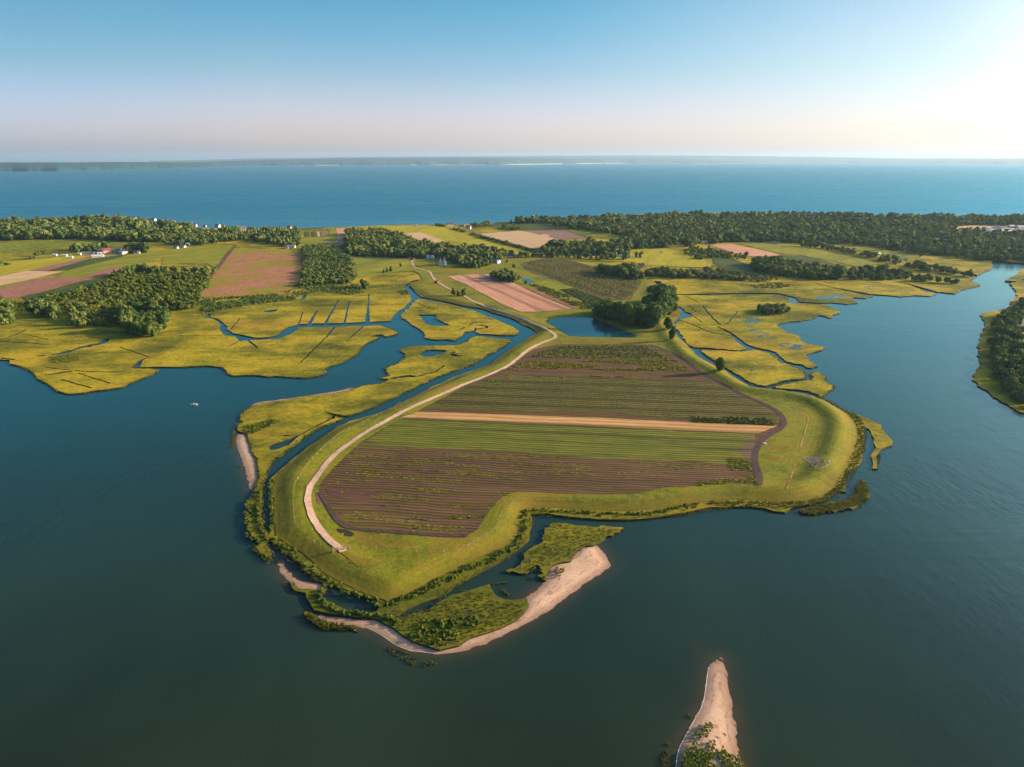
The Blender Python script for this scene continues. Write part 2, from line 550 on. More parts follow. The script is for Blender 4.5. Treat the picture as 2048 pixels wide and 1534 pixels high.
M['deepgreen'] = ground_mat('deep green crop', [(0.035, 0.06, 0.016), (0.055, 0.085, 0.018), (0.09, 0.115, 0.02)], 40, 5, bump=0.2, fine=0.3)
M['tan'] = ground_mat('tan stubble', [(0.42, 0.27, 0.14), (0.52, 0.36, 0.19), (0.6, 0.42, 0.22)], 60, 6, streak=(0.4, 5), bump=0.1, fine=0.2)
M['redsoil'] = ground_mat('red brown tilled soil', [(0.22, 0.1, 0.065), (0.29, 0.135, 0.09), (0.34, 0.17, 0.11)], 60, 5, bump=0.1, fine=0.3)
M['pink'] = ground_mat('pink tilled soil', [(0.42, 0.2, 0.12), (0.52, 0.27, 0.16), (0.62, 0.35, 0.21)], 40, 4, bump=0.2, fine=0.3)
M['purple'] = ground_mat('purple brown soil', [(0.17, 0.1, 0.08), (0.23, 0.14, 0.115), (0.28, 0.17, 0.14)], 60, 6, bump=0.1, fine=0.2)
M['soil'] = ground_mat('dark tilled soil', [(0.062, 0.032, 0.024), (0.09, 0.046, 0.033), (0.13, 0.068, 0.043), (0.13, 0.09, 0.022)], 30, 2.5, rows=(ROW, 2.1, 0.5, (0.13, 0.10, 0.018)), streak=(ROW, 6.0), bump=0.5, fine=0.4)
M['soil_bare'] = ground_mat('bare tilled soil', [(0.075, 0.04, 0.03), (0.105, 0.055, 0.04), (0.14, 0.075, 0.05)], 30, 2.5, streak=(ROW, 6.0), bump=0.4, fine=0.4)
M['greenrows'] = ground_mat('green crop rows', [(0.07, 0.10, 0.010), (0.13, 0.16, 0.014), (0.22, 0.19, 0.02)], 22, 2.0, rows=(ROW, 2.4, 0.5, (0.06, 0.045, 0.02)), streak=(ROW, 7.0), bump=0.6, fine=0.4)
M['olive'] = ground_mat('olive crop rows', [(0.07, 0.075, 0.015), (0.11, 0.105, 0.018), (0.16, 0.13, 0.022)], 25, 2.0, rows=(ROW, 3.0, 0.45, (0.06, 0.045, 0.028)), streak=(ROW, 7.0), bump=0.6, fine=0.4)
M['straw'] = ground_mat('straw stubble strip', [(0.4, 0.21, 0.075), (0.52, 0.29, 0.11), (0.62, 0.38, 0.16)], 12, 1.5, rows=(ROW, 4.2, 0.4, (0.24, 0.16, 0.04)), streak=(ROW, 8.0), bump=0.5, fine=0.4)
M['dirt'] = ground_mat('worn dirt track', [(0.10, 0.055, 0.04), (0.135, 0.075, 0.055), (0.18, 0.10, 0.07)], 15, 1.5, bump=0.3, fine=0.4)
M['gravel'] = ground_mat('pale gravel', [(0.40, 0.25, 0.18), (0.52, 0.35, 0.25), (0.62, 0.44, 0.32)], 14, 1.2, bump=0.3, fine=0.35)
M['brush'] = ground_mat('low brush', [(0.035, 0.05, 0.008), (0.07, 0.085, 0.01), (0.14, 0.13, 0.012)], 25, 3, bump=0.8, fine=0.5)
M['asphalt'] = ground_mat('asphalt', [(0.16, 0.14, 0.15), (0.19, 0.17, 0.18), (0.22, 0.2, 0.2)], 20, 2, bump=0.1, fine=0.2)

def sand_mat():
    n = NT('beach sand')
    e = n.attr('edge')
    a = n.noise(1 / 9, 4); b = n.noise(1.2, 4)
    col = n.ramp(n.math('ADD', n.math('MULTIPLY', a, .5), n.math('MULTIPLY', b, .5)), [(0.36, (0.50, 0.32, 0.20)), (0.5, (0.62, 0.415, 0.27)), (0.64, (0.70, 0.49, 0.34))])
    # wrack lines left by the tide, following the shore
    w = n.math('ADD', e, n.math('MULTIPLY', n.noise(0.12, 3), 3.0))
    s_ = n.math('SINE', n.math('MULTIPLY', w, 2.6))
    line = n.ramp(n.math('MULTIPLY', s_, n.noise(0.5, 3)), [(0.42, 0.0), (0.5, 1.0)])
    col = n.mix(n.math('MULTIPLY', line, 0.5), col, (0.26, 0.14, 0.09))
    wet = n.ramp(n.math('ADD', e, n.math('MULTIPLY', n.noise(0.3, 2), 1.2)), [(0.0, 1.0), (1.0, 1.0)])
    wn_ = n.n.new('ShaderNodeMapRange'); wn_.inputs[1].default_value = 1.0; wn_.inputs[2].default_value = 3.6
    wn_.inputs[3].default_value = 0.75; wn_.inputs[4].default_value = 0.0
    n.L(n.math('ADD', e, n.math('MULTIPLY', n.noise(0.25, 2), 1.4)), wn_.inputs[0])
    col = n.mix(wn_.outputs[0], col, (0.22, 0.13, 0.09))
    return n.fin(col, 0.9, n.bump(b, 0.12, 0.2), 0.15)
M['sand'] = sand_mat()

# ------------------------------------------------------------------ water
def water_mat():
    n = NT('bay water')
    sh = n.attr('shallow')
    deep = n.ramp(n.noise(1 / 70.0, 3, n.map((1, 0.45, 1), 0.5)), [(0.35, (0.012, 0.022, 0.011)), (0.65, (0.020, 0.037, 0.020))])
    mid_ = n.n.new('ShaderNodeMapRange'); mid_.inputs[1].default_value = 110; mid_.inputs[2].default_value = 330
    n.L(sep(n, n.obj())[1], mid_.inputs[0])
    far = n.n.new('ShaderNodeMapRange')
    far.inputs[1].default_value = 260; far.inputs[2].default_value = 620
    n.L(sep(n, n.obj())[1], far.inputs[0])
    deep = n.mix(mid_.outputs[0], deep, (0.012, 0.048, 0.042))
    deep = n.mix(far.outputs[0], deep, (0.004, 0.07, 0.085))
    sn = n.math('MULTIPLY', sh, n.ramp(n.noise(0.12, 3), [(0.3, 0.55), (0.7, 1.0)]))
    col = n.mix(sn, deep, (0.16, 0.085, 0.035))
    v1 = n.map((1.0, 0.28, 1), R(64))
    w1 = n.noise(0.55, 3, v1, 0.6)
    w2 = n.noise(0.13, 3, n.map((1.0, 0.4, 1), R(50)), 0.6)
    w3 = n.noise(0.009, 5, n.map((0.22, 1.5, 1), R(-14)), 0.66, 0.6)
    h = n.math('ADD', n.math('MULTIPLY', w1, 0.35), n.math('MULTIPLY', w2, 0.9))
    far2 = n.n.new('ShaderNodeMapRange'); far2.inputs[1].default_value = 900; far2.inputs[2].default_value = 1800; far2.inputs[3].default_value = 0.0; far2.inputs[4].default_value = 0.2
    n.L(sep(n, n.obj())[1], far2.inputs[0])
    rough = n.math('ADD', n.ramp(w3, [(0.38, 0.05), (0.62, 0.22)]), far2.outputs[0])
    h = n.math('MULTIPLY', h, n.ramp(w3, [(0.36, 0.35), (0.62, 1.25)]))
    nm = n.bump(h, 0.25, 0.8)
    n.n.remove(n.b)
    dif = n.n.new('ShaderNodeBsdfDiffuse'); n.L(col, dif.inputs['Color'])
    gl = n.n.new('ShaderNodeBsdfGlossy'); n.L(rough, gl.inputs['Roughness']); n.L(nm, gl.inputs['Normal'])
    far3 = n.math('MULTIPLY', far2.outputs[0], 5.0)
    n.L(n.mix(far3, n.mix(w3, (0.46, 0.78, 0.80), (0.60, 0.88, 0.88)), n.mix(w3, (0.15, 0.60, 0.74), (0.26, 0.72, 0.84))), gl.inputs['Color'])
    fr = n.n.new('ShaderNodeFresnel'); fr.inputs['IOR'].default_value = 1.333; n.L(nm, fr.inputs['Normal'])
    mx = n.n.new('ShaderNodeMixShader')
    n.L(n.math('MINIMUM', fr.outputs[0], 0.55), mx.inputs[0]); n.L(dif.outputs[0], mx.inputs[1]); n.L(gl.outputs[0], mx.inputs[2])
    n.L(mx.outputs[0], n.out.inputs['Surface'])
    return n.m
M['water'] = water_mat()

SANDS = {}   # name -> outline of the beaches in photo pixels
SANDS['south'] = [(617,1223),(640,1228),(680,1234),(735,1238),(755,1236),(775,1240),(800,1255),(829,1275),(880,1290),(910,1283),(936,1268),(990,1250),(1028,1235),(1048,1213),
 (1048,1195),(1062,1188),(1075,1177),(1088,1163),(1094,1142),(1110,1122),(1146,1112),(1154,1098),(1172,1086),(1190,1084),(1198,1091),(1207,1104),(1217,1117),(1222,1127),(1212,1140),
 (1184,1156),(1146,1184),(1108,1212),(1070,1237),(1032,1257),(994,1276),(956,1292),(918,1302),(880,1307),(846,1303),(812,1298),(790,1289),(764,1269),(739,1256),(702,1249),(657,1244),(635,1234)]
SANDS['bar'] = [(555,1123),(565,1123),(570,1133),(584,1148),(598,1160),(615,1163),(644,1164),(652,1171),(640,1182),(604,1180),(590,1172),(574,1158),(561,1142)]
SANDS['spit'] = [(1435,1314),(1445,1314),(1450,1332),(1458,1374),(1466,1422),(1472,1460),(1479,1508),(1488,1530),(1500,1570),(1520,1640),(1530,1760),(1310,1760),(1330,1640),(1348,1570),(1352,1534),(1355,1499),
 (1372,1466),(1391,1433),(1406,1407),(1412,1374),(1416,1336),(1422,1324)]
SANDS['west'] = [(474,868),(484,865),(497,868),(505,890),(517,917),(521,945),(516,962),(508,975),(500,980),(497,960),(490,938),(481,912),(471,885)]
SANDS['westtop'] = [(484,846),(488,832),(496,824),(509,826),(512,834),(505,840),(495,846)]
SANDS['bluff'] = [(500,815),(505,807),(518,803),(557,799),(616,790),(675,781),(700,775),(711,774),(709,781),(675,788),(616,797),(557,806),(520,811),(508,818)]
SANDS['leftone'] = [(40,727),(55,727),(73,735),(80,741),(72,744),(60,739),(48,733)]
SANDS['lefttwo'] = [(78,744),(90,743),(95,747),(88,749),(78,748)]
SANDS['leftthree'] = [(216,777),(222,772),(245,762),(270,757),(272,760),(256,768),(245,773),(225,777)]
SANDS['point'] = [(641,741),(650,738),(655,743),(652,746),(642,745)]
SAND_W = {k: chaikin(flat(v, 0.3), 1) for k, v in SANDS.items()}
SHOALS = [chaikin(flat(v, 0), 1) for v in ([(1437,1312),(1420,1285),(1390,1268),(1360,1262),(1345,1268),(1375,1290),(1380,1320),(1405,1330),(1420,1322)],
    [(617,1215),(590,1180),(575,1195),(585,1230),(640,1262),(700,1275),(780,1300),(840,1325),(900,1330),(960,1300),(880,1308),(800,1290),(740,1256),(660,1245)],
    [(540,1110),(575,1140),(560,1145),(535,1125)], [(470,870),(460,862),(462,880),(480,930),(492,980),(500,985)])]

def nonuni(cuts):
    out = []
    for a, b, s in cuts: out += list(np.arange(a, b, s))
    out.append(cuts[-1][1]); return np.array(out)
gx = nonuni([(-46000, -8000, 9500), (-8000, -1000, 700), (-1000, -200, 50), (-200, 220, 2.5), (220, 1000, 50), (1000, 8000, 700), (8000, 46000, 9500)])
gy = nonuni([(-2000, 0, 500), (0, 60, 20), (60, 420, 2.5), (420, 1000, 40), (1000, 8000, 700), (8000, 46000, 9500)])
X, Y = np.meshgrid(gx, gy)
xf, yf = X.ravel(), Y.ravel()
shal = np.zeros(len(xf))
nearm = (xf > -220) & (xf < 240) & (yf > 50) & (yf < 430)
xi, yi = xf[nearm], yf[nearm]
dm = np.full(len(xi), 1e9)
for k_ in ('south', 'bar', 'spit', 'west'):
    d = dist_poly(xi, yi, SAND_W[k_]); d[inside(xi, yi, SAND_W[k_])] = 0
    dm = np.minimum(dm, d)
s_ = 0.38 * np.exp(-(dm / 1.9) ** 1.1)
for P in SHOALS:
    d = dist_poly(xi, yi, P); ins = inside(xi, yi, P)
    s_ = np.maximum(s_, np.where(ins, 0.22 * smooth(0, 7, d), 0))
shal[nearm] = np.clip(s_, 0, 1)
nx, ny = len(gx), len(gy)
idx = np.arange(nx * ny).reshape(ny, nx)
F = np.stack([idx[:-1, :-1], idx[:-1, 1:], idx[1:, 1:], idx[1:, :-1]], -1).reshape(-1, 4)
me = mesh_np('water', np.column_stack([xf, yf, np.zeros(len(xf))]), F, True, [('shallow', 'POINT', shal)])
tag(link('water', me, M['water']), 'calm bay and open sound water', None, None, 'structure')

def bed(name, z):   # the bottom below the water, reaching the horizon
    V = [(-46000, -2000, z), (46000, -2000, z), (46000, 46000, z), (-46000, 46000, z)]
    return tag(link(name, mesh_np(name, V, [(0, 1, 2, 3)]), M['mud']), 'muddy sea bed under the water', None, None, 'structure')
bed('seabed', -3.0)

# ------------------------------------------------------------------ land outline
MAIN = [(-500,722),(0,719),(18,720),(21,727),(40,732),(49,735),(66,744),(76,756),(98,768),(115,781),(137,787),(168,785),(186,781),(220,778),(245,773),(269,762),(288,755),
 (305,748),(317,740),(300,737),(264,736),(271,732),(281,734),(317,733),(366,734),(415,731),(444,734),(454,742),(457,748),(468,751),(508,750),(537,753),(549,751),
 (576,754),(611,756),(635,752),(652,745),(646,739),(660,732),(684,725),(699,717),(717,706),(723,694),(733,686),(756,676),(758,674),(742,673),(752,669),(764,669),(770,673),
 (783,671),(795,667),(789,661),(776,655),(760,651),(713,652),(672,653),(635,654),(598,655),(590,661),(582,668),(568,673),(556,677),(527,679),(498,680),(478,683),(475,677),
 (472,673),(451,670),(441,663),(438,657),(442,649),(437,643),(425,637),(410,636),(418,627),(424,628),(422,635),(433,636),(447,644),(455,651),(453,658),(466,666),(486,670),(508,675),(537,674),(556,669),
 (564,661),(576,654),(596,648),(635,647),(689,646),(733,643),(738,644),(764,643),(781,641),(783,635),(789,630),(797,620),(811,614),(815,607),(824,597),(818,585),(807,575),
 (815,567),(822,563),(836,561),(838,563),(826,566),(820,568),(818,572),(826,579),(836,588),(844,594),(867,598),(897,604),(926,611),(965,617),(985,625),(1024,636),(1043,647),(1063,656),(1075,665),
 (1063,673),(1043,685),(1024,696),(1004,710),(979,729),(946,741),(916,751),(887,765),(858,777),(828,792),(799,806),(770,820),(750,828),(733,834),(704,843),(675,854),(655,866),
 (636,880),(616,893),(596,911),(577,926),(561,940),(540,958),(536,975),(537,995),(538,1034),(537,1063),(534,1078),(546,1086),(569,1104),(591,1126),(613,1146),(630,1160),(648,1164),(650,1172),(640,1180),
 (620,1178),(595,1176),(577,1162),(580,1174),(591,1182),(608,1186),(614,1197),(622,1210),(630,1222),(650,1228),(690,1232),(735,1236),(755,1239),(791,1259),(829,1284),(880,1300),(918,1289),(936,1274),
 (994,1258),(1032,1241),(1055,1213),(1052,1196),(1027,1201),(1007,1198),(989,1193),(981,1178),(979,1168),(956,1175),(930,1183),(905,1190),(882,1203),(862,1218),(829,1225),(814,1234),
 (801,1234),(801,1226),(816,1217),(842,1206),(872,1196),(897,1183),(913,1170),(938,1155),(963,1138),(994,1124),(1019,1109),(1045,1094),(1055,1076),(1062,1051),(1065,1028),(1096,1028),
 (1146,1034),(1197,1037),(1260,1038),(1320,1034),(1370,1027),(1420,1014),(1470,1012),(1498,1012),(1528,1016),(1547,1022),(1571,1024),(1590,1014),(1625,1008),(1655,999),(1676,981),
 (1694,983),(1694,963),(1692,946),(1709,938),(1721,926),(1727,897),(1729,870),(1731,854),(1741,858),(1749,877),(1751,895),(1743,913),(1745,936),(1754,936),(1751,913),(1762,897),
 (1780,889),(1782,881),(1770,864),(1762,850),(1741,838),(1709,828),(1694,823),(1674,811),(1655,801),(1635,795),(1596,787),(1557,781),(1518,778),(1498,772),(1466,753),(1453,741),(1425,728),(1408,720),
 (1394,712),(1382,698),(1372,687),(1355,673),(1353,665),(1347,646),(1359,632),(1363,622),(1349,612),(1325,591),(1316,585),(1316,573),(1308,563),(1321,564),(1330,575),(1328,588),
 (1359,588.6),(1437,587),(1505,586),(1554,586),(1593,595),(1597,603),(1633,605.5),(1666,605),(1694,608),(1715,606),(1705,600),(1710,595),(1731,596),(1746,592),(1736,589),(1745,588.5),(1771,590),
 (1802,593),(1830,591),(1858,592),(1872,588),(1866,585),(1880,584),(1909,587),(1924,579),(1959,570),(1942,564),(1938,559),(1950,554),(1952,552),(1956,549),(1983,537),(1983,524),(1987,521),(2005,524),(2048,528),(2500,534),
 (2900,440),(2500,434),(2048,432),(1900,431),(1700,428),(1500,425),(1330,426),(1200,433),(1100,440),(1000,447),(880,449),(780,450),(690,454),(520,458),(480,458),(390,455),
 (330,447),(250,441),(140,438),(0,442),(-500,446)]
MAIN_W = flat(MAIN)
far_ix = [i for i, p in enumerate(MAIN) if p[1] < 460]
fx = at([MAIN[i] for i in far_ix])
for i, q in zip(far_ix, fx): MAIN_W[i] = q[:2]

W = lambda pts, z=BASE: flat(pts, z)
def creek(pts, w, jit=0.0):
    P = chaikin(W(pts), 1, False)
    P = densify(P, 4.0, False)
    if jit: P = P + jit * np.stack([vnoise(P[:, 0], P[:, 1], 9, 2), vnoise(P[:, 0], P[:, 1], 9, 3)], 1)
    w = np.interp(np.linspace(0, 1, len(P)), np.linspace(0, 1, len(w)), w) if isinstance(w, (list, tuple)) else w
    return ribbon_poly(P, np.asarray(w) / 2)

HOLES = [
 # the dark pond at the south point
 chaikin(W([(652,1169),(655,1178),(644,1188),(648,1199),(668,1208),(690,1217),(713,1226),(739,1228),(753,1222),(759,1213),(757,1206),(735,1197),(713,1188),(690,1177),(668,1169)]), 1),
 # small ponds and pans of the left marsh
 W([(528,622),(540,620),(556,618),(553,622),(540,625),(528,624)]), W([(600,600),(606,591),(613,588),(611,595),(605,601)]),
 creek([(215,678),(205,688),(186,690),(170,694),(146,698),(120,707),(104,710)], [3, 7, 3, 7, 2, 8, 2], 2.0),
 creek([(95,749),(115,747),(144,742)], [2, 4, 1.5], 1.5), creek([(73,712),(90,711)], 2.0),
 # ditches of the left marsh
 creek([(619,648),(634,621)], [3.0, 1.0]), creek([(650,648),(677,600)], [2.2, 1.0]), creek([(689,648),(699,600)], [1.8, .9]), creek([(735,645),(737,600),(738,588)], [4.0, 1.5, .9]),
 creek([(597,650),(605,625)], 1.0), creek([(672,651),(650,677),(628,698),(601,725)], [2.2, 1.2, 1.5, .8]), creek([(729,650),(693,682)], [1.6, .7]),
 creek([(494,679),(515,696)], [2, .8]), creek([(461,659),(480,637)], .9), creek([(477,682),(455,694)], 1.0), creek([(700,617),(745,618)], .7),
 creek([(266,735),(273,731),(283,720),(298,714),(330,707)], [5, 4, 2, 1.5, 1]), creek([(298,714),(239,694)], 1.0), creek([(-60,686),(0,682),(98,689)], 1.2), creek([(0,680),(39,666),(51,659)], 1.3),
 creek([(42,667),(98,679)], .8), creek([(122,759),(183,776)], 1.2), creek([(156,746),(220,767)], 1.0), creek([(0,716),(30,719)], 2), creek([(330,640),(400,636)], .9), creek([(355,672),(440,671)], .8),
 creek([(90,735),(160,742),(230,745),(262,738)], 1.0),
 # dividing drain at the north edge of the left marsh
 creek([(752,556),(790,546),(825,544),(838,550),(842,559)], 1.2),
 # creeks of the north-east marsh
 creek([(1584,561),(1623,565),(1652,573),(1687,580),(1710,584),(1742,591)], [1, 1.2, 1.5, 3, 6, 11]), creek([(1525,563),(1554,569),(1590,572)], 1.5),
 creek([(1740,556),(1785,562),(1820,570),(1840,576),(1869,586)], [1, 1.5, 3, 7, 12]),
 creek([(1800,520),(1865,533),(1892,540),(1922,547),(1954,554)], [1, 6, 9, 10, 16]), creek([(1832,517),(1844,512),(1850,508)], [4, 3, 1.5]),
]
BAY_E = [(1633,607.5),(1656,610),(1666,617),(1685,625),(1660,630),(1670,634),(1658,636),(1646,631),(1631,631),(1633,634),(1613,640),(1574,644),(1550,650),(1564,657),(1582,667),(1601,673),
         (1601,681),(1623,690),(1654,694),(1640,701),(1621,705),(1611,712),(1621,722),(1636,734),(1628,737)]

HOLES_R2 = [
 # ditches and creeks of the right marsh
 creek([(1370,592),(1398,605)], 1.1), creek([(1406,612),(1421,632),(1441,650)], 1.4), creek([(1476,622),(1460,642),(1447,652),(1435,653)], 1.0),
 creek([(1435,653),(1450,660),(1466,669),(1476,679),(1486,688),(1503,696)], [1.2, 2, 2.2, 4, 5, 7]), creek([(1355,638),(1390,651),(1421,665),(1449,669),(1466,672)], [1, 1.2, 1.4, 1.4]),
 creek([(1378,610),(1392,624)], .9), creek([(1384,630),(1404,644)], .9),]
R2 = [(1330,590),(1378,590.5),(1437,589.6),(1505,588.6),(1554,588.6),(1582,596),(1572,603),(1580,606)] + BAY_E[:-1] + [(1633,733),(1613,736),(1609,729),(1580,726),
 (1560,714),(1556,706),(1541,700),(1511,695),(1507,692),(1496,696),(1476,701),(1437,697),(1396,695),(1388,695),(1372,685),(1366,671),(1357,664),(1349,649),(1359,640),
 (1366,637),(1384,633),(1384,627),(1372,624),(1366,616),(1351,609),(1338,598)]
M1 = [(1398,699),(1437,701),(1484,703),(1503,700),(1515,699),(1539,706),(1550,714),(1560,724),(1580,730),(1607,741),(1613,753),(1605,757),(1574,760),(1544,768),(1529,772),(1507,768),
 (1476,749),(1456,738),(1440,728),(1425,718),(1410,708)]
M3 = [(1640,743),(1623,744),(1620,750),(1625,758),(1613,761),(1584,765),(1554,771),(1546,775),(1574,778),(1613,780),(1633,787),(1642,795),(1654,783),(1670,773),(1648,761),(1652,753),(1640,747)]
ISLE1 = [(828,603),(822,612),(807,624),(799,635),(818,640),(816,646),(834,655),(846,663),(852,670),(848,676),(867,679),(895,679),(910,682),(918,675),(928,665),(946,662),(950,655),
 (954,657),(950,666),(985,669),(1020,671),(1039,667),(1039,662),(1024,653),(985,636),(955,624),(926,615),(897,608),(860,601),(838,597)]
ISLE2 = [(799,702),(809,696),(822,692),(858,691),(916,690),(934,683),(942,675),(955,672),(985,675),(1014,678),(1022,679),(1010,691),(985,704),(965,716),(946,728),(916,738),(887,749),
 (858,759),(828,775),(789,794),(750,812),(733,819),(696,832),(675,829),(657,824),(650,822),(663,832),(672,833),(686,835),(683,840),(665,844),(645,852),(626,862),(606,876),(587,891),(567,905),(548,919),
 (536,933),(534,948),(527,964),(527,975),(523,1005),(526,1034),(532,1058),(536,1080),(534,1095),(544,1109),(536,1122),(524,1111),(509,1098),(512,1092),(522,1088),(512,1078),(500,1076),
 (497,1054),(497,1024),(500,1007),(506,985),(518,962),(519,940),(513,917),(503,890),(494,866),(480,862),(474,850),(484,842),(481,829),(489,821),(504,813),(520,807),(560,802),(616,793),(675,785),(698,781),
 (707,777),(733,770),(762,767),(781,758),(770,757),(758,756),(772,754),(779,749),(770,737),(772,733),(770,739),(775,734),(793,728),(809,718),(811,708)]
RIGHT = [(2048,539),(2041,542),(2040,547),(2016,559),(2010,563),(2040,564),(2018,567),(2025,574),(2038,592),(2020,601),(2025,607),(2005,620),(1955,626),(1970,642),(1971,653),(1961,671),(1956,690),
 (1960,719),(1959,737),(1944,755),(1950,765),(1983,789),(2016,811),(2048,826),(2300,980),(2700,980),(2500,539)]
FRINGE = [(1596,1021),(1625,1013),(1655,1009),(1690,1001),(1709,987),(1713,971),(1719,958),(1731,963),(1737,981),(1733,999),(1721,1010),(1694,1016),(1655,1024),(1616,1028),(1602,1025)]
MID = [(1252,1055),(1222,1053),(1177,1052),(1134,1048),(1106,1046),(1093,1053),(1088,1071),(1073,1091),(1052,1104),(1049,1119),(1032,1135),(1013,1138),(1014,1143),(1032,1145),(1045,1151),(1057,1146),(1068,1132),(1078,1132),(1085,1142),(1082,1157),(1090,1163),(1095,1142),(1106,1127),(1121,1124),(1146,1119),(1154,1104),(1172,1093),(1196,1090),(1205,1081),(1222,1071),(1240,1066)]
TUFT1 = [(608,1224),(624,1227),(635,1235),(657,1244),(690,1247),(717,1255),(713,1259),(679,1258),(646,1255),(622,1242),(609,1233)]

zmarsh = lambda x, y: Hbase(x, y) + 0.06 * vnoise(x, y, 25)
LM = [M['marsh'], M['mud']]; LR = [M['reed'], M['mud']]
sheet('land', MAIN_W, HOLES, 0, LM, grid=10, seg=3.0, jit=0.7, skirt=0.6, zf=zmarsh, pixel=False, far_scale=0.0022, hseg=3.0, hjit=0.3,
      label='golden salt marsh and low mainland cut by drainage ditches')
P_ = lambda L: chaikin(W(L), 1)
sheet('marsh', P_(R2), HOLES_R2, 0, LM, 8, 2.5, 0.9, 0.6, zmarsh, False, hjit=.3, label='golden salt marsh flats east of the farm reaching into the bay')
sheet('marsh', P_(M1), (), 0, LM, 8, 2.5, 0.9, 0.6, zmarsh, False, label='rounded salt marsh island beside the lone tree on the dike')
sheet('marsh', P_(M3), (), 0, LM, 8, 2.5, 0.9, 0.6, zmarsh, False, label='small ragged marsh island at the mouth of the eastern creek')
sheet('marsh', P_(ISLE1), [P_([(834,629),(867,629),(875,632),(871,638),(887,644),(900,649),(887,652),(867,651),(852,648),(846,640),(840,632)]),
      creek([(918,659),(932,654),(944,647),(952,644)], 1.4), creek([(950,650),(966,650),(975,655),(962,657),(952,659)], [1, 2.5, 2.5, 2, 3]), creek([(976,638),(986,638)], 2.0), creek([(828,604),(850,612),(870,620)], .9)],
      0, LM, 8, 2.5, 1.0, 0.6, zmarsh, False, hjit=.8, label='marsh island between the creek pool and the straight channel, holding a pond')
sheet('marsh', P_(ISLE2), [P_([(840,706),(848,700),(867,699),(893,700),(891,705),(875,710),(860,714),(842,712)]),
      creek([(896,710),(905,708),(915,712),(925,711)], [2, 4, 3, 1], .6), creek([(900,707),(910,704)], 2), creek([(781,757),(802,754),(815,752),(830,753),(850,748),(868,744)], [3, 3, 4, 2, 1.6, 1.4]), creek([(868,744),(880,738),(888,730)], 1.6),
      P_([(665,831),(672,835),(660,840),(644,848),(626,857),(606,867),(592,876),(583,884),(575,890),(561,898),(544,901),(536,897),(538,891),(557,884),(583,877),(600,868),(622,856),(645,844),(660,836)]),
      creek([(565,870),(585,872)], 1.0)],
      0, LM, 6, 2.2, 0.9, 0.6, zmarsh, False, hjit=.5, label='long marsh peninsula west of the straight channel, ending in a sandy point')
sheet('marsh', P_(RIGHT), [creek([(2046,560),(2060,563)], 5)], 0, LM, 10, 3, 1.0, 0.6, zmarsh, False, label='wooded salt marsh shore on the far side of the bay at the right')
sheet('marsh', P_(FRINGE), (), 0, LR, 4, 1.6, 1.2, 0.6, zmarsh, False, label='crescent of reeds standing off the eastern tip of the dike')
sheet('marsh', P_(MID), (), 0.05, LM, 4, 1.8, 0.7, 0.6, zmarsh, False, label='green marsh tongue above the south beach, pointing right')
sheet('marsh', P_(TUFT1), (), -.3, LR, 4, 1.2, 0.8, 0.6, zmarsh, False, label='sliver of cordgrass in the shallows off the south beach')

# beaches: rise gently out of the water
for k_, P in SAND_W.items():
    def zs(x, y, P=P):
        d = dist_poly(x, y, P)
        return -0.01 + 0.72 * (1 - np.exp(-d / 7.0)) + 0.015 * vnoise(x, y, 9)
    o = sheet('beach', P, (), 0, M['sand'], 1.8, 1.2, 0.35, 0.0, zs, False,
          label={'south': 'pale pink sand beach sweeping round the south point', 'bar': 'short sand bar closing the small inlet at the south-west corner', 'spit': 'sharp sand spit pointing up from the bottom edge',
                 'west': 'stony sand beach on the western tip', 'westtop': 'small sand patch on the north-west corner of the western tip', 'bluff': 'thin curving sand strip along the western marsh',
                 'leftone': 'sand patch on the shore of the left marsh', 'lefttwo': 'tiny sand patch beside the salt pans of the left marsh', 'leftthree': 'sand strip at the south edge of the left marsh',
                 'point': 'speck of sand at the eastern point of the left marsh'}[k_])
    me = o.data
    co = np.empty(len(me.vertices) * 3, np.float32); me.vertices.foreach_get('co', co); co = co.reshape(-1, 3)
    a = me.attributes.new('edge', 'FLOAT', 'POINT'); a.data.foreach_set('value', dist_poly(co[:, 0], co[:, 1], P).astype(np.float32))

# thin wash of foam on the windward edge of the beaches
foam = NT('wash foam').fin((0.8, 0.78, 0.74), 0.6)
zfoam = lambda x, y: np.full(np.shape(x), 0.03)
ribbon('foam', [(1352,1560),(1352,1534),(1355,1499),(1372,1466),(1391,1433),(1406,1407),(1412,1374),(1416,1336),(1422,1324)], 0.11, 0, foam, jit=.6, zf=zfoam, label='thin white wash line on the sand spit')
ribbon('foam', [(739,1254),(764,1266.5),(790,1286),(812,1295),(846,1300.5),(880,1304.5),(918,1299.5)], 0.07, 0, foam, jit=.6, zf=zfoam, label='thin white wash line on the south beach')

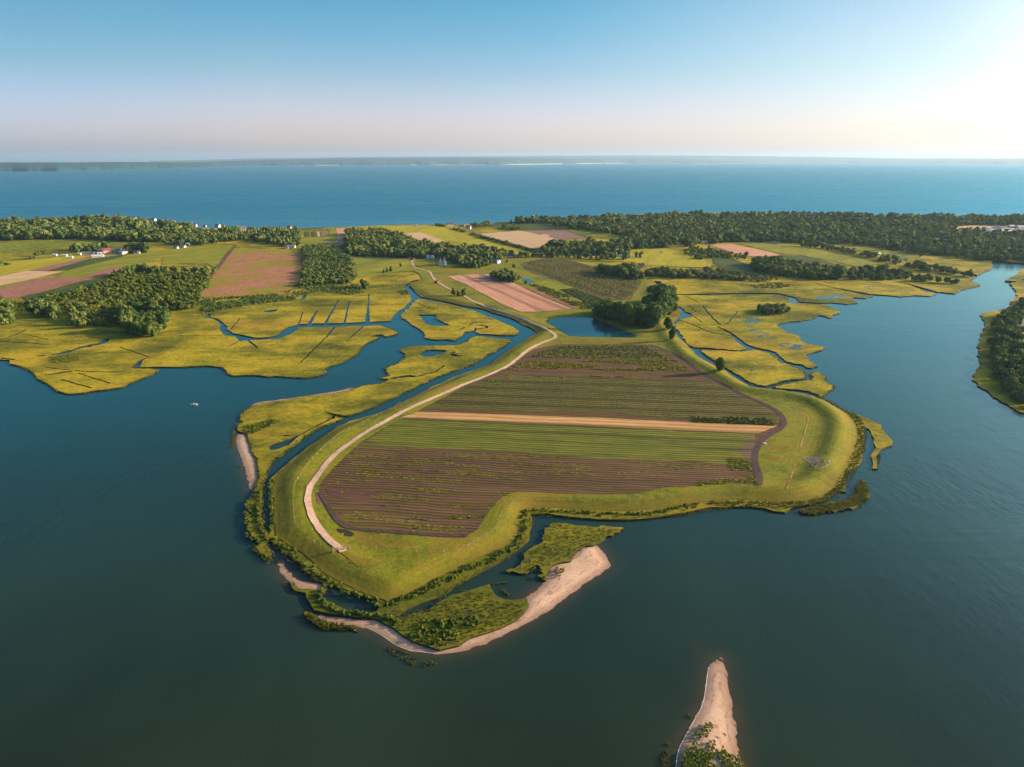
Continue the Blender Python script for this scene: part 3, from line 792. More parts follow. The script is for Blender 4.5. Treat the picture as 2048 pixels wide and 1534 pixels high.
# ------------------------------------------------------------------ far shore
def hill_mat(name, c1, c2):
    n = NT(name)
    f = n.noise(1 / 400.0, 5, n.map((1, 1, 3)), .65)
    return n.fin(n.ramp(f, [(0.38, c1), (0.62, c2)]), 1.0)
HM = hill_mat('distant wooded hills', (0.006, 0.05, 0.06), (0.014, 0.085, 0.085))  # teal of the distant haze is put into the hill colour
def hills(name, shore, tops, depth, label, seed):
    """shore, tops: photo pixels of the waterline and skyline"""
    S = np.array(shore, float); T = np.array(tops, float)
    xs = np.arange(S[0, 0], S[-1, 0], 4.0)
    sy = np.interp(xs, S[:, 0], S[:, 1]) + 0.25 * vnoise(xs, xs * 0, 40, seed)
    ty = np.interp(xs, T[:, 0], T[:, 1]) + 0.35 * vnoise(xs, xs * 0, 60, seed + 1) + 0.2 * vnoise(xs, xs * 0, 13, seed + 2)
    G = flat(np.stack([xs, sy], 1), 0)
    dx, dy, dz = rays(xs, ty)
    rows = [np.column_stack([G, np.full(len(xs), -2.0)]), np.column_stack([G * 1.001, np.full(len(xs), 6.0)])]
    for fr, hh in ((0.25, .45), (0.5, .72), (1.0, 1.0), (1.6, .8), (2.2, -.1)):
        Q = G * (1 + depth * fr)
        r = np.linalg.norm(Q, axis=1)
        top = CAM_H + dz / np.hypot(dx, dy) * np.linalg.norm(G * (1 + depth), axis=1)
        z = top * hh * (1 + (0.12 * vnoise(Q[:, 0], Q[:, 1], 900, seed) if hh < 1 else 0))
        rows.append(np.column_stack([Q, np.maximum(z, -2)]))
    V = np.stack(rows, 0)
    ny_, nx_ = V.shape[:2]
    idx = np.arange(nx_ * ny_).reshape(ny_, nx_)
    F = np.stack([idx[:-1, :-1], idx[:-1, 1:], idx[1:, 1:], idx[1:, :-1]], -1).reshape(-1, 4)
    return tag(link(name, mesh_np(name, V.reshape(-1, 3), F, True), HM), label, None, None, 'structure')
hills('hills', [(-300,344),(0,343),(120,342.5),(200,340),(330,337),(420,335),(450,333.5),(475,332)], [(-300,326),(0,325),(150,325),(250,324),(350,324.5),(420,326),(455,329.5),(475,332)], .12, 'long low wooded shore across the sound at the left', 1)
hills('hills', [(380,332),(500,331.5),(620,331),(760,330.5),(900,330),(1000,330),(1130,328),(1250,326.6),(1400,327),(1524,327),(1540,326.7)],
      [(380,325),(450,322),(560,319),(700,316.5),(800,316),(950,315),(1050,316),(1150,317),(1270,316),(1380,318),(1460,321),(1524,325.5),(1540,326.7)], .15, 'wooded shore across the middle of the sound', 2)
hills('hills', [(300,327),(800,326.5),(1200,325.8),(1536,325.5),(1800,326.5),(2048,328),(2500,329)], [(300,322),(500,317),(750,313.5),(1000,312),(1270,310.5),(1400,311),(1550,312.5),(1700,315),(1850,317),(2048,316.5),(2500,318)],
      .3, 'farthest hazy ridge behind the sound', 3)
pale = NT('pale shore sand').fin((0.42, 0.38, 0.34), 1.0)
def strand(pts, h, label):
    P = densify(flat(pts, 0), 150, False) * 0.9985
    V = np.vstack([np.column_stack([P, np.full(len(P), -1.0)]), np.column_stack([P * 1.0012, np.full(len(P), h)]), np.column_stack([P * 1.006, np.full(len(P), h * .9)])])
    n_ = len(P)
    F = [(r * n_ + i, r * n_ + i + 1, (r + 1) * n_ + i + 1, (r + 1) * n_ + i) for r in range(2) for i in range(n_ - 1)]
    tag(link('beach', mesh_np('beach', V, F), pale), label, None, None, 'structure')
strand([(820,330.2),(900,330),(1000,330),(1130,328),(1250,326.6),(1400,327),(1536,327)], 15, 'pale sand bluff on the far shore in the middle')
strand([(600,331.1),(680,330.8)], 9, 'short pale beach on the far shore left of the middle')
# ------------------------------------------------------------------ fields, tracks and ponds laid over the land
def field(name, px, mat, off=0.15, grid=12, label=None, seg=6, jit=0.6, far=0.003, zf=None, kind='structure'):
    return sheet(name, px, (), off, M[mat] if isinstance(mat, str) else mat, grid, seg, jit, 0, zf, True, far_scale=far, label=label, kind=kind)

# mown pasture with the dike round it
NORTH = [(1290,556),(1240,545),(1180,530),(1110,516),(1040,512),(990,518),(900,514),(830,516),(760,511),(694,512),(700,530),(717,556),(760,551),(800,543),(825,541),(838,547)]
SQ_POND = [(1089,642),(1101,637),(1128,633),(1187,634),(1199,641),(1226,649),(1246,659),(1281,673),(1246,673.8),(1142,671.5),(1128,665),(1113,655),(1105,647)]
POND2 = [(1044,556),(1052,556),(1070,562),(1062,566),(1052,566),(1047,562)]
pz = lambda pts: at(pts)[:, :2]
PAST = np.vstack([TOE_W, pz(NORTH)])
sq, p2_ = chaikin(pz(SQ_POND), 1), chaikin(pz(POND2), 1)
def zpast(x, y):
    z = H(x, y)
    d = dist_poly(x, y, sq); ins = inside(x, y, sq)
    z = z - np.where(ins, 1, smooth(4, 0, d)) * 0.7 * (dist_poly(x, y, sq) < 6)
    return z
pasture = sheet('pasture', PAST, [sq, p2_], 0.12, [M['grass'], M['mud']], 2.6, 2.4, 0.3, 0.0, zpast, False, far_scale=0.0012, label='mown grass round the farm fields, rising into a low dike at the shore')
me = pasture.data
co = np.empty(len(me.vertices) * 3, np.float32); me.vertices.foreach_get('co', co); co = co.reshape(-1, 3)
a_ = me.attributes.new('toe', 'FLOAT', 'POINT'); a_.data.foreach_set('value', dist_poly(co[:, 0], co[:, 1], TOE_W, False).astype(np.float32))
for P, nm in ((sq, 'square farm pond with dark trees on its far bank'), (p2_, 'small round pond beyond the pink field')):
    zz = float(H(P[:, 0], P[:, 1]).min()) + (-0.45 if P is sq else 0.25)
    sheet('pond', densify(P, 4), (), 0, M['water'], 40, 5, 0, 0, lambda x, y, zz=zz: np.full(len(x), zz), False, label=nm)
    if P is sq: SQZ = zz

# the big field and its strips
BIG = [(1112,689),(1200,688),(1298,690),(1320,695),(1345,706),(1372,724),(1410,752),(1450,773),(1500,797),(1540,815),(1560,828),(1571,845),(1565,858),(1540,870),(1522,884),(1513,905),(1512,925),(1520,945),(1523,962),
 (1516,971),(1480,968),(1400,971),(1330,976),(1270,989),(1200,991),(1100,986),(1035,984),(1010,992),(990,1010),(970,1035),(955,1060),(935,1071),(880,1071),(800,1064),(720,1059),(692,1055),(675,1044),(662,1020),
 (648,998),(640,985),(640,972),(652,953),(682,920),(722,886),(770,857),(815,834),(872,802),(940,767),(1000,737),(1040,714),(1066,699)]
field('field', BIG, 'soil', .16, 14, 'big dark brown ploughed field inside the dike')
def strip(top, bot, mat, label, off=.21, name='crop_strip'):
    field(name, top + bot[::-1], mat, off, 14, label, 5, 0.5)
strip([(835,824),(1200,836.5),(1552,853)], [(800,836),(1000,844),(1200,853),(1513,868),(1536,859)], 'straw', 'pale orange straw strip across the big field')
strip([(798,838),(1000,846),(1200,855),(1510,870)], [(722,892),(800,895),(1000,903),(1200,917),(1390,925),(1505,932),(1508,905)], 'greenrows', 'bright green crop strip just below the straw strip')
strip([(950,765),(1000,750),(1200,754),(1400,762),(1428,766)], [(860,810),(850,818),(1000,822),(1200,824),(1400,842),(1548,850),(1560,836),(1540,819),(1500,801)], 'olive', 'olive green strip of crop rows above the straw strip')
strip([(1118,691),(1200,690),(1290,691)], [(1048,716),(1052,714),(1150,717),(1240,720),(1340,716),(1318,697)], 'olive', 'olive crop rows at the top end of the big field')
M['bare_ends'] = ground_mat('bare row ends', [(0.15, 0.09, 0.065), (0.2, 0.125, 0.09), (0.13, 0.12, 0.02)], 9, 1.5, rows=(ROW, 2.4, .6, (.08, .05, .04)), bump=.3)
strip([(650,975),(720,979),(760,985)], [(655,990),(690,1000),(740,1000)], 'soil_bare', 'bare patch at the left corner of the big field')
strip([(1497,880),(1514,881),(1510,890)], [(1482,905),(1494,926),(1504,928),(1505,905)], 'bare_ends', 'bare pink soil at the row ends by the right hand track', .25)
M['headland'] = ground_mat('dark worn headland', [(0.055, 0.036, 0.033), (0.08, 0.05, 0.045), (0.11, 0.068, 0.058)], 8, 1.0, bump=.4, fine=.4)
ribbon('track', [(1300,690),(1345,705),(1410,750),(1450,772),(1500,796),(1540,813),(1562,828),(1570,845),(1560,860),(1535,872),(1517,888),(1508,910),(1510,932),(1519,955),(1516,970)], 2.0, .26, M['headland'], label='worn earth track curving along the right edge of the big field', w1=3.0)
ribbon('track', [(640,985),(648,1000),(662,1024),(676,1045),(694,1056),(730,1061),(800,1066),(880,1072),(935,1073)], 1.6, .26, M['headland'], label='earth headland along the lower left edge of the big field')
field('puddle', [(667,1057),(680,1058),(700,1064),(706,1070),(700,1074),(684,1072),(672,1066)], M['mud'], .14, 3, 'dark wet patch beside the end of the gravel road', 2)
field('puddle', [(628,985),(640,988),(644,1000),(640,1012),(632,1005)], M['dirt'], .14, 3, 'worn wet patch inside the bend of the gravel road', 2)
M['scraped'] = ground_mat('scraped pale soil', [(0.12, 0.09, 0.07), (0.26, 0.18, 0.13), (0.42, 0.28, 0.2)], 5, 1.2, bump=.5, fine=.6)
field('bare_patch', [(1603,913),(1620,913),(1650,915),(1662,922),(1655,932),(1640,938),(1628,934),(1612,926)], 'scraped', .14, 3, 'scraped bare patch of soil in the grass at the right of the big field', 2)
M['brown_grass'] = ground_mat('dry browned grass', [(0.12, 0.115, 0.012), (0.17, 0.13, 0.015), (0.23, 0.15, 0.02)], 12, 2, bump=.3)
sheet('dry_grass', [(1522,890),(1545,878),(1570,890),(1575,905),(1560,920),(1535,925),(1520,915)], (), .13, M['brown_grass'], 1.3, 2, .5, 0, H, True, label='browned grass beside the bend of the earth track', keep=lambda x, y: vnoise(x, y, 6, 2) > -.15)
sheet('dry_grass', [(1612,898),(1640,895),(1660,902),(1650,908),(1620,910)], (), .13, M['brown_grass'], 1.3, 2, .5, 0, H, True, label='browned grass above the bare scraped patch', keep=lambda x, y: vnoise(x, y, 6, 2) > -.15)
sheet('dry_grass', [(1100,676),(1250,677),(1330,680),(1290,686),(1150,688),(1100,688)], (), .13, M['brown_grass'], 1.3, 2, .5, 0, H, True, label='browned grass between the square pond and the big field', keep=lambda x, y: vnoise(x, y, 6, 2) > -.15)
sheet('dry_grass', [(680,1062),(720,1068),(800,1075),(840,1090),(760,1100),(700,1090),(680,1080)], (), .13, M['brown_grass'], 1.3, 2, .5, 0, H, True, label='browned grass below the lower left corner of the big field', keep=lambda x, y: vnoise(x, y, 6, 2) > -.15)
sheet('dry_grass', [(690,1115),(760,1112),(790,1130),(740,1136),(700,1128)], (), .13, M['brown_grass'], 1.3, 2, .5, 0, H, True, label='browned grass near the gate at the end of the gravel road', keep=lambda x, y: vnoise(x, y, 6, 2) > -.15)
ribbon('path', [(1560,811),(1590,820),(1615,831),(1617,840),(1608,870),(1600,897)], 0.45, .2, M['straw'], label='faint straw line through the grass right of the big field')
ribbon('path', [(1590,930),(1582,955),(1574,978)], 0.45, .2, M['straw'], label='short straw line in the grass below the scraped patch')

ROADPX = [(824,519),(825,528),(828,535),(846,540),(860,543),(863,550),(869,560),(887,572),(903,580),(926,591),(946,603),(965,611),(1004,623),(1034,632),(1063,646),(1083,653),(1102,664),(1112,671),(1110,677),
 (1092,683),(1073,691),(1053,702),(1038,716),(1020,730),(1004,739),(965,756),(926,770),(887,788),(848,804),(809,822),(763,848),(733,864),(704,884),(675,905),(655,925),(640,946),(624,968),(617,983),(615,1000),
 (620,1025),(632,1048),(646,1068),(662,1084),(688,1104)]
ribbon('gravel_road', ROADPX, 2.35, .3, M['gravel'], label='pale gravel road winding from the far gate round the big field', cols=6, jit=.15)
ribbon('track', [(688,1104),(705,1118),(722,1132)], 2.0, .2, M['brown_grass'], label='worn wheel marks beyond the gate at the end of the gravel road')

# fields farther off
PK = row_angle((990,560), (1130,618))
M['pinkrows'] = ground_mat('pink tilled rows', [(0.4, 0.2, 0.12), (0.52, 0.27, 0.16), (0.62, 0.35, 0.21)], 35, 3, rows=(PK, 4.6, 0.25, (0.33, 0.16, 0.1)), streak=(PK, 8), bump=.4)
M['vine'] = ground_mat('brown green nursery rows', [(0.08, 0.07, 0.02), (0.13, 0.1, 0.025), (0.18, 0.13, 0.035)], 30, 5, rows=(PK, 5.0, 0.6, (0.05, 0.065, 0.012)), bump=.4)
M['darkrows'] = ground_mat('dark green nursery rows', [(0.03, 0.05, 0.012), (0.05, 0.075, 0.014), (0.08, 0.1, 0.015)], 25, 3, rows=(row_angle((1120,579), (1200,616)), 3.5, 0.6, (0.02, 0.03, 0.01)), bump=.8)
M['clover'] = ground_mat('red and green weedy field', [(0.27, 0.12, 0.075), (0.36, 0.16, 0.09), (0.3, 0.15, 0.06), (0.21, 0.2, 0.015), (0.25, 0.24, 0.012)], 55, 9, bump=.4, mixf=.35, fine=.5)
field('field', [(892,553),(945,549),(986,549),(1007,557),(1054,580),(1093,598),(1142,618),(1132,620),(1074,624),(1045,624),(1015,615),(976,594),(937,571)], 'pinkrows', .3, 12, 'pink tilled field shaped like a long wedge beside the gravel road')
field('field', [(1040,528),(1090,516),(1130,519),(1195,535),(1284,562),(1272,582),(1262,600),(1215,602),(1190,595),(1150,576),(1110,560),(1062,545)], 'vine', .3, 14, 'brown green nursery field running towards the eastern marsh')
field('field', [(1120,579),(1146,577),(1226,606),(1226,612),(1197,618),(1167,603)], 'darkrows', .35, 12, 'block of dark green nursery rows')
field('field', [(1045,572),(1089,586),(1160,618),(1150,619),(1098,597),(1058,579)], 'redsoil', .3, 12, 'narrow brown strip between the pink field and the young shrubs')
field('field', [(1062,570),(1090,562),(1148,576),(1118,580),(1110,583)], 'lime', .32, 12, 'small yellow green plot beyond the pink field')
field('field', [(468,498),(537,500),(603,502),(606,537),(598,565),(576,582),(537,588),(494,592),(398,596),(402,584),(425,554),(451,521)], 'clover', .3, 16, 'red brown field with green weeds left of the young plantation')
field('field', [(400,492),(468,491),(448,512),(430,537),(415,527),(360,526),(325,531),(325,516),(365,498)], 'lime', .3, 20, 'yellow green field between the two left woods')
ribbon('track', [(472,490),(452,514),(430,542),(415,560),(402,580)], 3.5, .5, M['dirt'], label='farm track between the yellow green field and the red brown field')
field('field', [(705,515),(760,513),(800,517),(824,519),(826,535),(845,541),(860,546),(840,548),(825,541),(800,543),(750,552),(717,556)], 'lime', .25, 14, 'lime green meadow left of the far gate')
field('field', [(800,452),(870,451),(937,470),(1000,488),(1070,507),(1060,511),(1029,511),(1007,507),(968,497),(937,489),(898,483),(855,489),(839,479),(770,462),(762,452)], 'yellow', .4, 25, 'big yellow hay field sloping down from the sound')
field('field', [(806,467),(840,465),(888,482),(856,488),(835,480)], 'tan', .6, 20, 'tan cut plot inside the yellow hay field')
field('field', [(955,468),(1040,462),(1100,470),(1115,478),(1110,492),(1070,498),(1058,496),(1000,480)], 'olivefar' if False else 'tan', .4, 25, 'tan and green fallow field right of the long hedge')
field('field', [(1048,462),(1130,461),(1175,478),(1115,479)], 'purple', .45, 25, 'purple brown ploughed field before the great wood')
field('field', [(990,445),(1060,443),(1140,462),(1220,466),(1235,472),(1175,478),(1130,460),(1040,461),(980,455)], 'deepgreen', .4, 25, 'dark green field at the edge of the great wood')
field('field', [(1135,462),(1230,462),(1250,476),(1180,476)], 'upland', .5, 25, 'dull green field beside the purple ploughed field')
field('field', [(600,462),(655,462),(668,486),(602,488)], 'lime', .4, 20, 'green vegetable garden divided into small plots')
for i, (a, b, mt, lb) in enumerate([(610, 617, 'deepgreen', 'first dark vegetable bed from the left'), (623, 629, 'deepgreen', 'second dark vegetable bed of the garden'), (634, 638, 'tan', 'pale sandy bed in the garden'), (642, 652, 'purple', 'purple bare bed at the right of the garden')]):
    field('vegetable_bed', [(a, 464), (b, 464), (b + 3, 474), (a + 1, 474)], mt, .8, 20, lb, 30, 0)
field('field', [(656,458),(672,458),(678,472),(672,486),(664,486)], 'lime', .45, 20, 'narrow green strip right of the vegetable garden')
field('field', [(672,457),(690,457),(700,470),(708,488),(690,490),(668,486),(676,474)], 'pink', .5, 20, 'pink bare field running up to the sound')
field('field', [(510,459),(542,457),(540,466),(515,468)], 'yellow', .5, 20, 'small yellow field on the sound shore')
# left farm
field('field', [(-300,484),(0,484),(170,477),(330,484),(330,492),(150,495),(60,505),(-300,520)], 'upland', .3, 30, 'pale green old field left of the farmstead')
field('field', [(-60,524),(0,524),(60,520),(150,512),(185,513),(60,541),(0,552),(-60,560)], 'yellow', .35, 25, 'yellow field below the old field at the left edge')
field('field', [(60,541),(120,527),(175,515),(182,517),(140,530),(95,542)], 'redsoil', .45, 25, 'thin red brown strip below the farmstead')
field('field', [(95,542),(140,530),(182,517),(222,513),(260,508),(240,516),(140,540)], 'deepgreen', .45, 25, 'dark green strip below the farmstead')
field('field', [(140,540),(240,516),(260,509),(345,499),(365,500),(330,513),(270,533),(160,556),(110,555)], 'lime', .4, 25, 'light green strips right of the farmstead')
field('field', [(-60,562),(0,553),(54,542),(125,544),(60,560),(0,572),(-60,585)], 'tan', .45, 25, 'pale tan strip at the left edge')
field('field', [(-60,585),(0,572),(60,560),(110,555),(160,556),(0,592),(-60,590)], 'lime', .4, 25, 'green headland below the pale tan strip')
field('field', [(-60,590),(0,578),(90,556),(165,556),(220,536),(262,533),(225,546),(165,562),(60,590),(20,598),(-60,605)], 'redsoil', .5, 25, 'large red brown field at the left edge')
field('field', [(45,595),(165,563),(228,549),(240,556),(180,575),(100,592),(60,604)], 'deepgreen', .45, 25, 'dark green margin below the large red brown field')
# right hand fields
field('field', [(1265,500),(1330,497),(1380,508),(1426,526),(1420,536),(1360,534),(1290,530),(1262,524),(1200,522),(1200,514),(1240,513)], 'yellow', .35, 20, 'yellow meadow framed by trees in the middle distance')
field('field', [(1425,516),(1450,513),(1500,530),(1530,548),(1560,556),(1500,550),(1455,540),(1428,528)], 'deepgreen', .35, 20, 'dark green meadow between the shrubs and the wood')
field('field', [(1418,490),(1462,488),(1545,505),(1562,511),(1515,514),(1488,512)], 'pink', .4, 20, 'pinkish bare field in the right middle distance')
field('field', [(1478,487),(1500,485),(1600,492),(1640,500),(1700,512),(1786,535),(1720,535),(1660,522),(1600,510),(1560,508)], 'lime', .4, 20, 'long yellow green field reaching towards the eastern bay')
field('field', [(1560,511),(1600,511),(1650,522),(1700,538),(1650,535),(1600,524)], 'deepgreen', .42, 20, 'dull green field behind the right hand wood')
field('field', [(1650,487),(1720,492),(1830,508),(1840,515),(1800,518),(1720,502),(1660,494)], 'lime', .4, 20, 'thin green meadow behind the long hedge')
field('field', [(1990,497),(2020,492),(2100,494),(2100,510),(2020,512),(1992,508)], 'lime', .4, 20, 'light green lawn at the right edge')
ribbon('road', [(2052,612),(2047,630),(2044,645),(2046,665),(2050,700),(2056,730)], 7, .4, M['asphalt'], label='grey asphalt road at the right edge')
ribbon('road', [(1300,523),(1285,515),(1240,512),(1190,511),(1150,512),(1100,513),(1040,514)], 5, .45, M['asphalt'], label='country road in front of the central trees')
ribbon('road', [(820,519),(760,518),(700,516)], 4, .45, M['asphalt'], label='lane behind the lime green meadow')

# shallow pans of water on the marsh, too ragged to count
def pans(name, px, thr, label, g=1.6, s=3.5):
    o = sheet(name, px, (), .05, M['water'], g, 2, 0, 0, zmarsh, True, label=label, keep=lambda x, y: vnoise(x, y, s, 3) > thr)
pans('salt_pan', [(1486,640),(1500,636),(1522,638),(1526,642),(1500,646),(1490,645)], -.1, 'ragged salt pans left of the marsh copse')
pans('salt_pan', [(1488,650),(1500,652),(1530,664),(1550,672),(1545,682),(1520,676),(1500,664)], .35, 'speckled salt pans in the middle of the eastern marsh')
pans('salt_pan', [(1555,688),(1570,686),(1590,688),(1606,690),(1604,700),(1588,700),(1570,696)], .1, 'salt pans near the eastern marsh shore')
pans('salt_pan', [(1628,594),(1650,590),(1688,589),(1692,593),(1670,599),(1640,600)], -.15, 'bright salt pans by the northern creek')
pans('salt_pan', [(1727,574),(1742,573),(1742,577),(1730,578)], 0, 'small salt pans near the northern bay shore')
pans('salt_pan', [(1780,580),(1820,580),(1830,584),(1790,585)], .5, 'faint salt pans at the edge of the northern bay')
pans('salt_pan', [(1500,738),(1508,736),(1512,742),(1502,742)], .2, 'tiny salt pan on the round marsh island')
pans('salt_pan', [(836,572),(848,574),(864,585),(860,588),(848,584)], .1, 'muddy pan in the bend of the dike near the three trees', s=5)
# ------------------------------------------------------------------ foliage
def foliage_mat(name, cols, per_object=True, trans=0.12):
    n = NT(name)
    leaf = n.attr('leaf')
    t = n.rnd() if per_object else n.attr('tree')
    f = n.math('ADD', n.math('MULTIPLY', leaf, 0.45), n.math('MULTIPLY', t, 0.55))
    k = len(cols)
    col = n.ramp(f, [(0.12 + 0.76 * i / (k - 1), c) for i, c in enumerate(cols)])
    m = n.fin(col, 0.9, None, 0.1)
    if trans:
        tr = n.n.new('ShaderNodeBsdfTranslucent'); n.L(col, tr.inputs[0])
        mx = n.n.new('ShaderNodeMixShader'); mx.inputs[0].default_value = trans
        n.L(n.b.outputs[0], mx.inputs[1]); n.L(tr.outputs[0], mx.inputs[2]); n.L(mx.outputs[0], n.out.inputs['Surface'])
    return m
GR = [(0.028, 0.062, 0.02), (0.055, 0.105, 0.024), (0.085, 0.14, 0.026), (0.12, 0.16, 0.028), (0.21, 0.20, 0.05)]
GB = [(0.045, 0.08, 0.014), (0.085, 0.13, 0.017), (0.145, 0.185, 0.02), (0.24, 0.235, 0.03)]
GW = [(0.03, 0.065, 0.02), (0.06, 0.115, 0.028), (0.11, 0.165, 0.034), (0.17, 0.20, 0.045), (0.27, 0.25, 0.07)]
F_tree, F_wood = foliage_mat('tree foliage', GR), foliage_mat('wood foliage', GW, False)
F_bush, F_brush = foliage_mat('bush foliage', GB), foliage_mat('brush foliage', GB, False)
F_scrub = foliage_mat('scrub foliage', [(0.05, 0.08, 0.015), (0.09, 0.125, 0.018), (0.14, 0.17, 0.022), (0.21, 0.20, 0.03)], False)
F_reed = foliage_mat('reed blades', [(0.06, 0.075, 0.012), (0.12, 0.125, 0.015), (0.21, 0.165, 0.02)], False, .25)
F_crop = foliage_mat('crop leaves', [(0.06, 0.085, 0.018), (0.11, 0.14, 0.018), (0.2, 0.22, 0.02)], False, .2)
F_weed = foliage_mat('weed leaves', [(0.17, 0.19, 0.012), (0.28, 0.28, 0.014), (0.4, 0.36, 0.02)], False)
bark = NT('bark').fin((0.09, 0.07, 0.05), 0.95)

def ico(sub=0):
    t = (1 + 5 ** .5) / 2
    V = np.array([(-1, t, 0), (1, t, 0), (-1, -t, 0), (1, -t, 0), (0, -1, t), (0, 1, t), (0, -1, -t), (0, 1, -t), (t, 0, -1), (t, 0, 1), (-t, 0, -1), (-t, 0, 1)], float)
    V /= np.linalg.norm(V[0])
    F = np.array([(0, 11, 5), (0, 5, 1), (0, 1, 7), (0, 7, 10), (0, 10, 11), (1, 5, 9), (5, 11, 4), (11, 10, 2), (10, 7, 6), (7, 1, 8), (3, 9, 4), (3, 4, 2), (3, 2, 6), (3, 6, 8), (3, 8, 9), (4, 9, 5), (2, 4, 11), (6, 2, 10), (8, 6, 7), (9, 8, 1)])
    return V[F]                       # (20,3,3)
ICO = ico()

def crown(seed, n_tri, lobes=9, size=0.13, base=0.02, shape='round', core=True):
    """triangle soup of leaf clumps in a unit box: radius about 1, height 0..1"""
    g = np.random.default_rng(seed)
    C, Rr = [], []
    for i in range(lobes):
        if shape == 'cone':
            z = (i + .5) / lobes; r = (1 - z) * .6
            a = g.uniform(0, 6.28)
            C.append((math.cos(a) * r * .4, math.sin(a) * r * .4, base + (1 - base) * z)); Rr.append(.2 + .5 * (1 - z))
        elif shape == 'bush':
            a, r = g.uniform(0, 6.28), g.uniform(0, .6) ** .7
            C.append((math.cos(a) * r, math.sin(a) * r, g.uniform(.15, .55))); Rr.append(g.uniform(.28, .5))
        else:
            a, r = g.uniform(0, 6.28), g.uniform(0, .62)
            zz_ = g.uniform(.16, .76); r = r * (1.1 if zz_ < .5 else .8)
            C.append((math.cos(a) * r, math.sin(a) * r, base + zz_ * (1 - base))); Rr.append(g.uniform(.32, .5))
    C, Rr = np.array(C), np.array(Rr)
    zs = 0.62 if shape != 'cone' else .4
    out = []
    tries = 0
    while len(out) < n_tri and tries < 40:
        tries += 1
        k = g.integers(0, lobes, n_tri)
        d = g.normal(size=(n_tri, 3)); d /= np.linalg.norm(d, axis=1)[:, None]
        d[:, 2] = np.where(d[:, 2] < -.3, -d[:, 2], d[:, 2])
        P = C[k] + d * Rr[k][:, None] * np.array([1, 1, zs]) * g.uniform(.82, 1.1, n_tri)[:, None]
        ok = np.ones(n_tri, bool)
        for j in range(lobes):
            q = (P - C[j]) / (Rr[j] * np.array([1, 1, zs]))
            ok &= ~(((q * q).sum(1) < .6) & (k != j))
        ok &= P[:, 2] > .01
        for p, dd in zip(P[ok], d[ok]):
            out.append((p, dd))
    out = out[:n_tri]
    P = np.array([o[0] for o in out]); D = np.array([o[1] for o in out])
    Nn = D + g.normal(size=D.shape) * .35
    Nn /= np.linalg.norm(Nn, axis=1)[:, None]
    A = np.cross(Nn, g.normal(size=D.shape)); A /= np.linalg.norm(A, axis=1)[:, None]
    B = np.cross(Nn, A)
    s = size * g.uniform(.7, 1.4, len(P))[:, None]
    sz = np.array([1, 1, .8])
    T = np.stack([P + A * s * 1.1 * sz, P + (-A * .55 + B) * s * sz, P + (-A * .55 - B) * s * sz], 1)
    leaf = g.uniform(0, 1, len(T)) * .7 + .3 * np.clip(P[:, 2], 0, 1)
    if core:
        cs = []
        for j in range(lobes):
            cs.append(C[j] + ICO * (Rr[j] * .8 * np.array([1, 1, zs])))
        cs = np.concatenate(cs)
        keep_ = np.ones(len(cs), bool)
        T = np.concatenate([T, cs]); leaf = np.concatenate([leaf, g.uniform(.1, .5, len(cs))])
    T[:, :, 2] = np.clip(T[:, :, 2], 0, None)
    return T, leaf

def trunk_tris(h, r, base):
    ang = np.arange(6) * math.pi / 3
    lo = np.stack([np.cos(ang) * r * 1.3, np.sin(ang) * r * 1.3, np.full(6, -.3)], 1)
    hi = np.stack([np.cos(ang) * r * .5, np.sin(ang) * r * .5, np.full(6, h)], 1)
    T = []
    for i in range(6):
        j = (i + 1) % 6
        T += [(lo[i], lo[j], hi[j]), (lo[i], hi[j], hi[i])]
    for k in range(5):                     # limbs reaching into the crown
        a = k * 1.256 + .3
        p0 = np.array([0, 0, h * .55]); p1 = np.array([math.cos(a) * base, math.sin(a) * base, h * 1.15])
        w = np.array([-math.sin(a), math.cos(a), 0]) * r * .4
        u = np.array([0, 0, r * .4])
        T += [(p0 + w, p0 - w, p1), (p0 + u, p0 - u, p1)]
    return np.array(T)

def soup_mesh(name, T, attrs=()):
    V = np.asarray(T).reshape(-1, 3)
    F = np.arange(len(V)).reshape(-1, 3)
    return mesh_np(name, V, F, False, [(a, 'FACE', v) for a, v in attrs])

TREE_NEAR = [crown(10 + i, 420, 11 + i % 3, .105) for i in range(6)]
TREE_BIG = [crown(40 + i, 1000, 16, .075) for i in range(4)]
TREE_MID = [crown(60 + i, 150, 8, .17) for i in range(8)]
TREE_FAR = [crown(80 + i, 46, 5, .27, core=True) for i in range(8)]
CONE = [crown(100 + i, 160, 7, .16, shape='cone', base=.08) for i in range(3)]
BUSH = [crown(120 + i, 90, 7, .18, shape='bush') for i in range(5)]
BUSH_LO = [crown(140 + i, 26, 3, .32, shape='bush') for i in range(6)]
TUFT = [crown(160 + i, 14, 3, .42, shape='bush', core=False) for i in range(5)]
def blades(seed, n=9):
    g = np.random.default_rng(seed)
    T = []
    for _ in range(n):
        a, r = g.uniform(0, 6.28), g.uniform(0, .8)
        p = np.array([math.cos(a) * r, math.sin(a) * r, 0]); b = g.uniform(0, 6.28)
        w = np.array([math.cos(b), math.sin(b), 0]) * .28
        tip = p + np.array([g.normal() * .3, g.normal() * .3, g.uniform(.6, 1.1)])
        T.append((p + w, p - w, tip))
    return np.array(T), g.uniform(0, 1, n)
REED = [blades(200 + i) for i in range(6)]

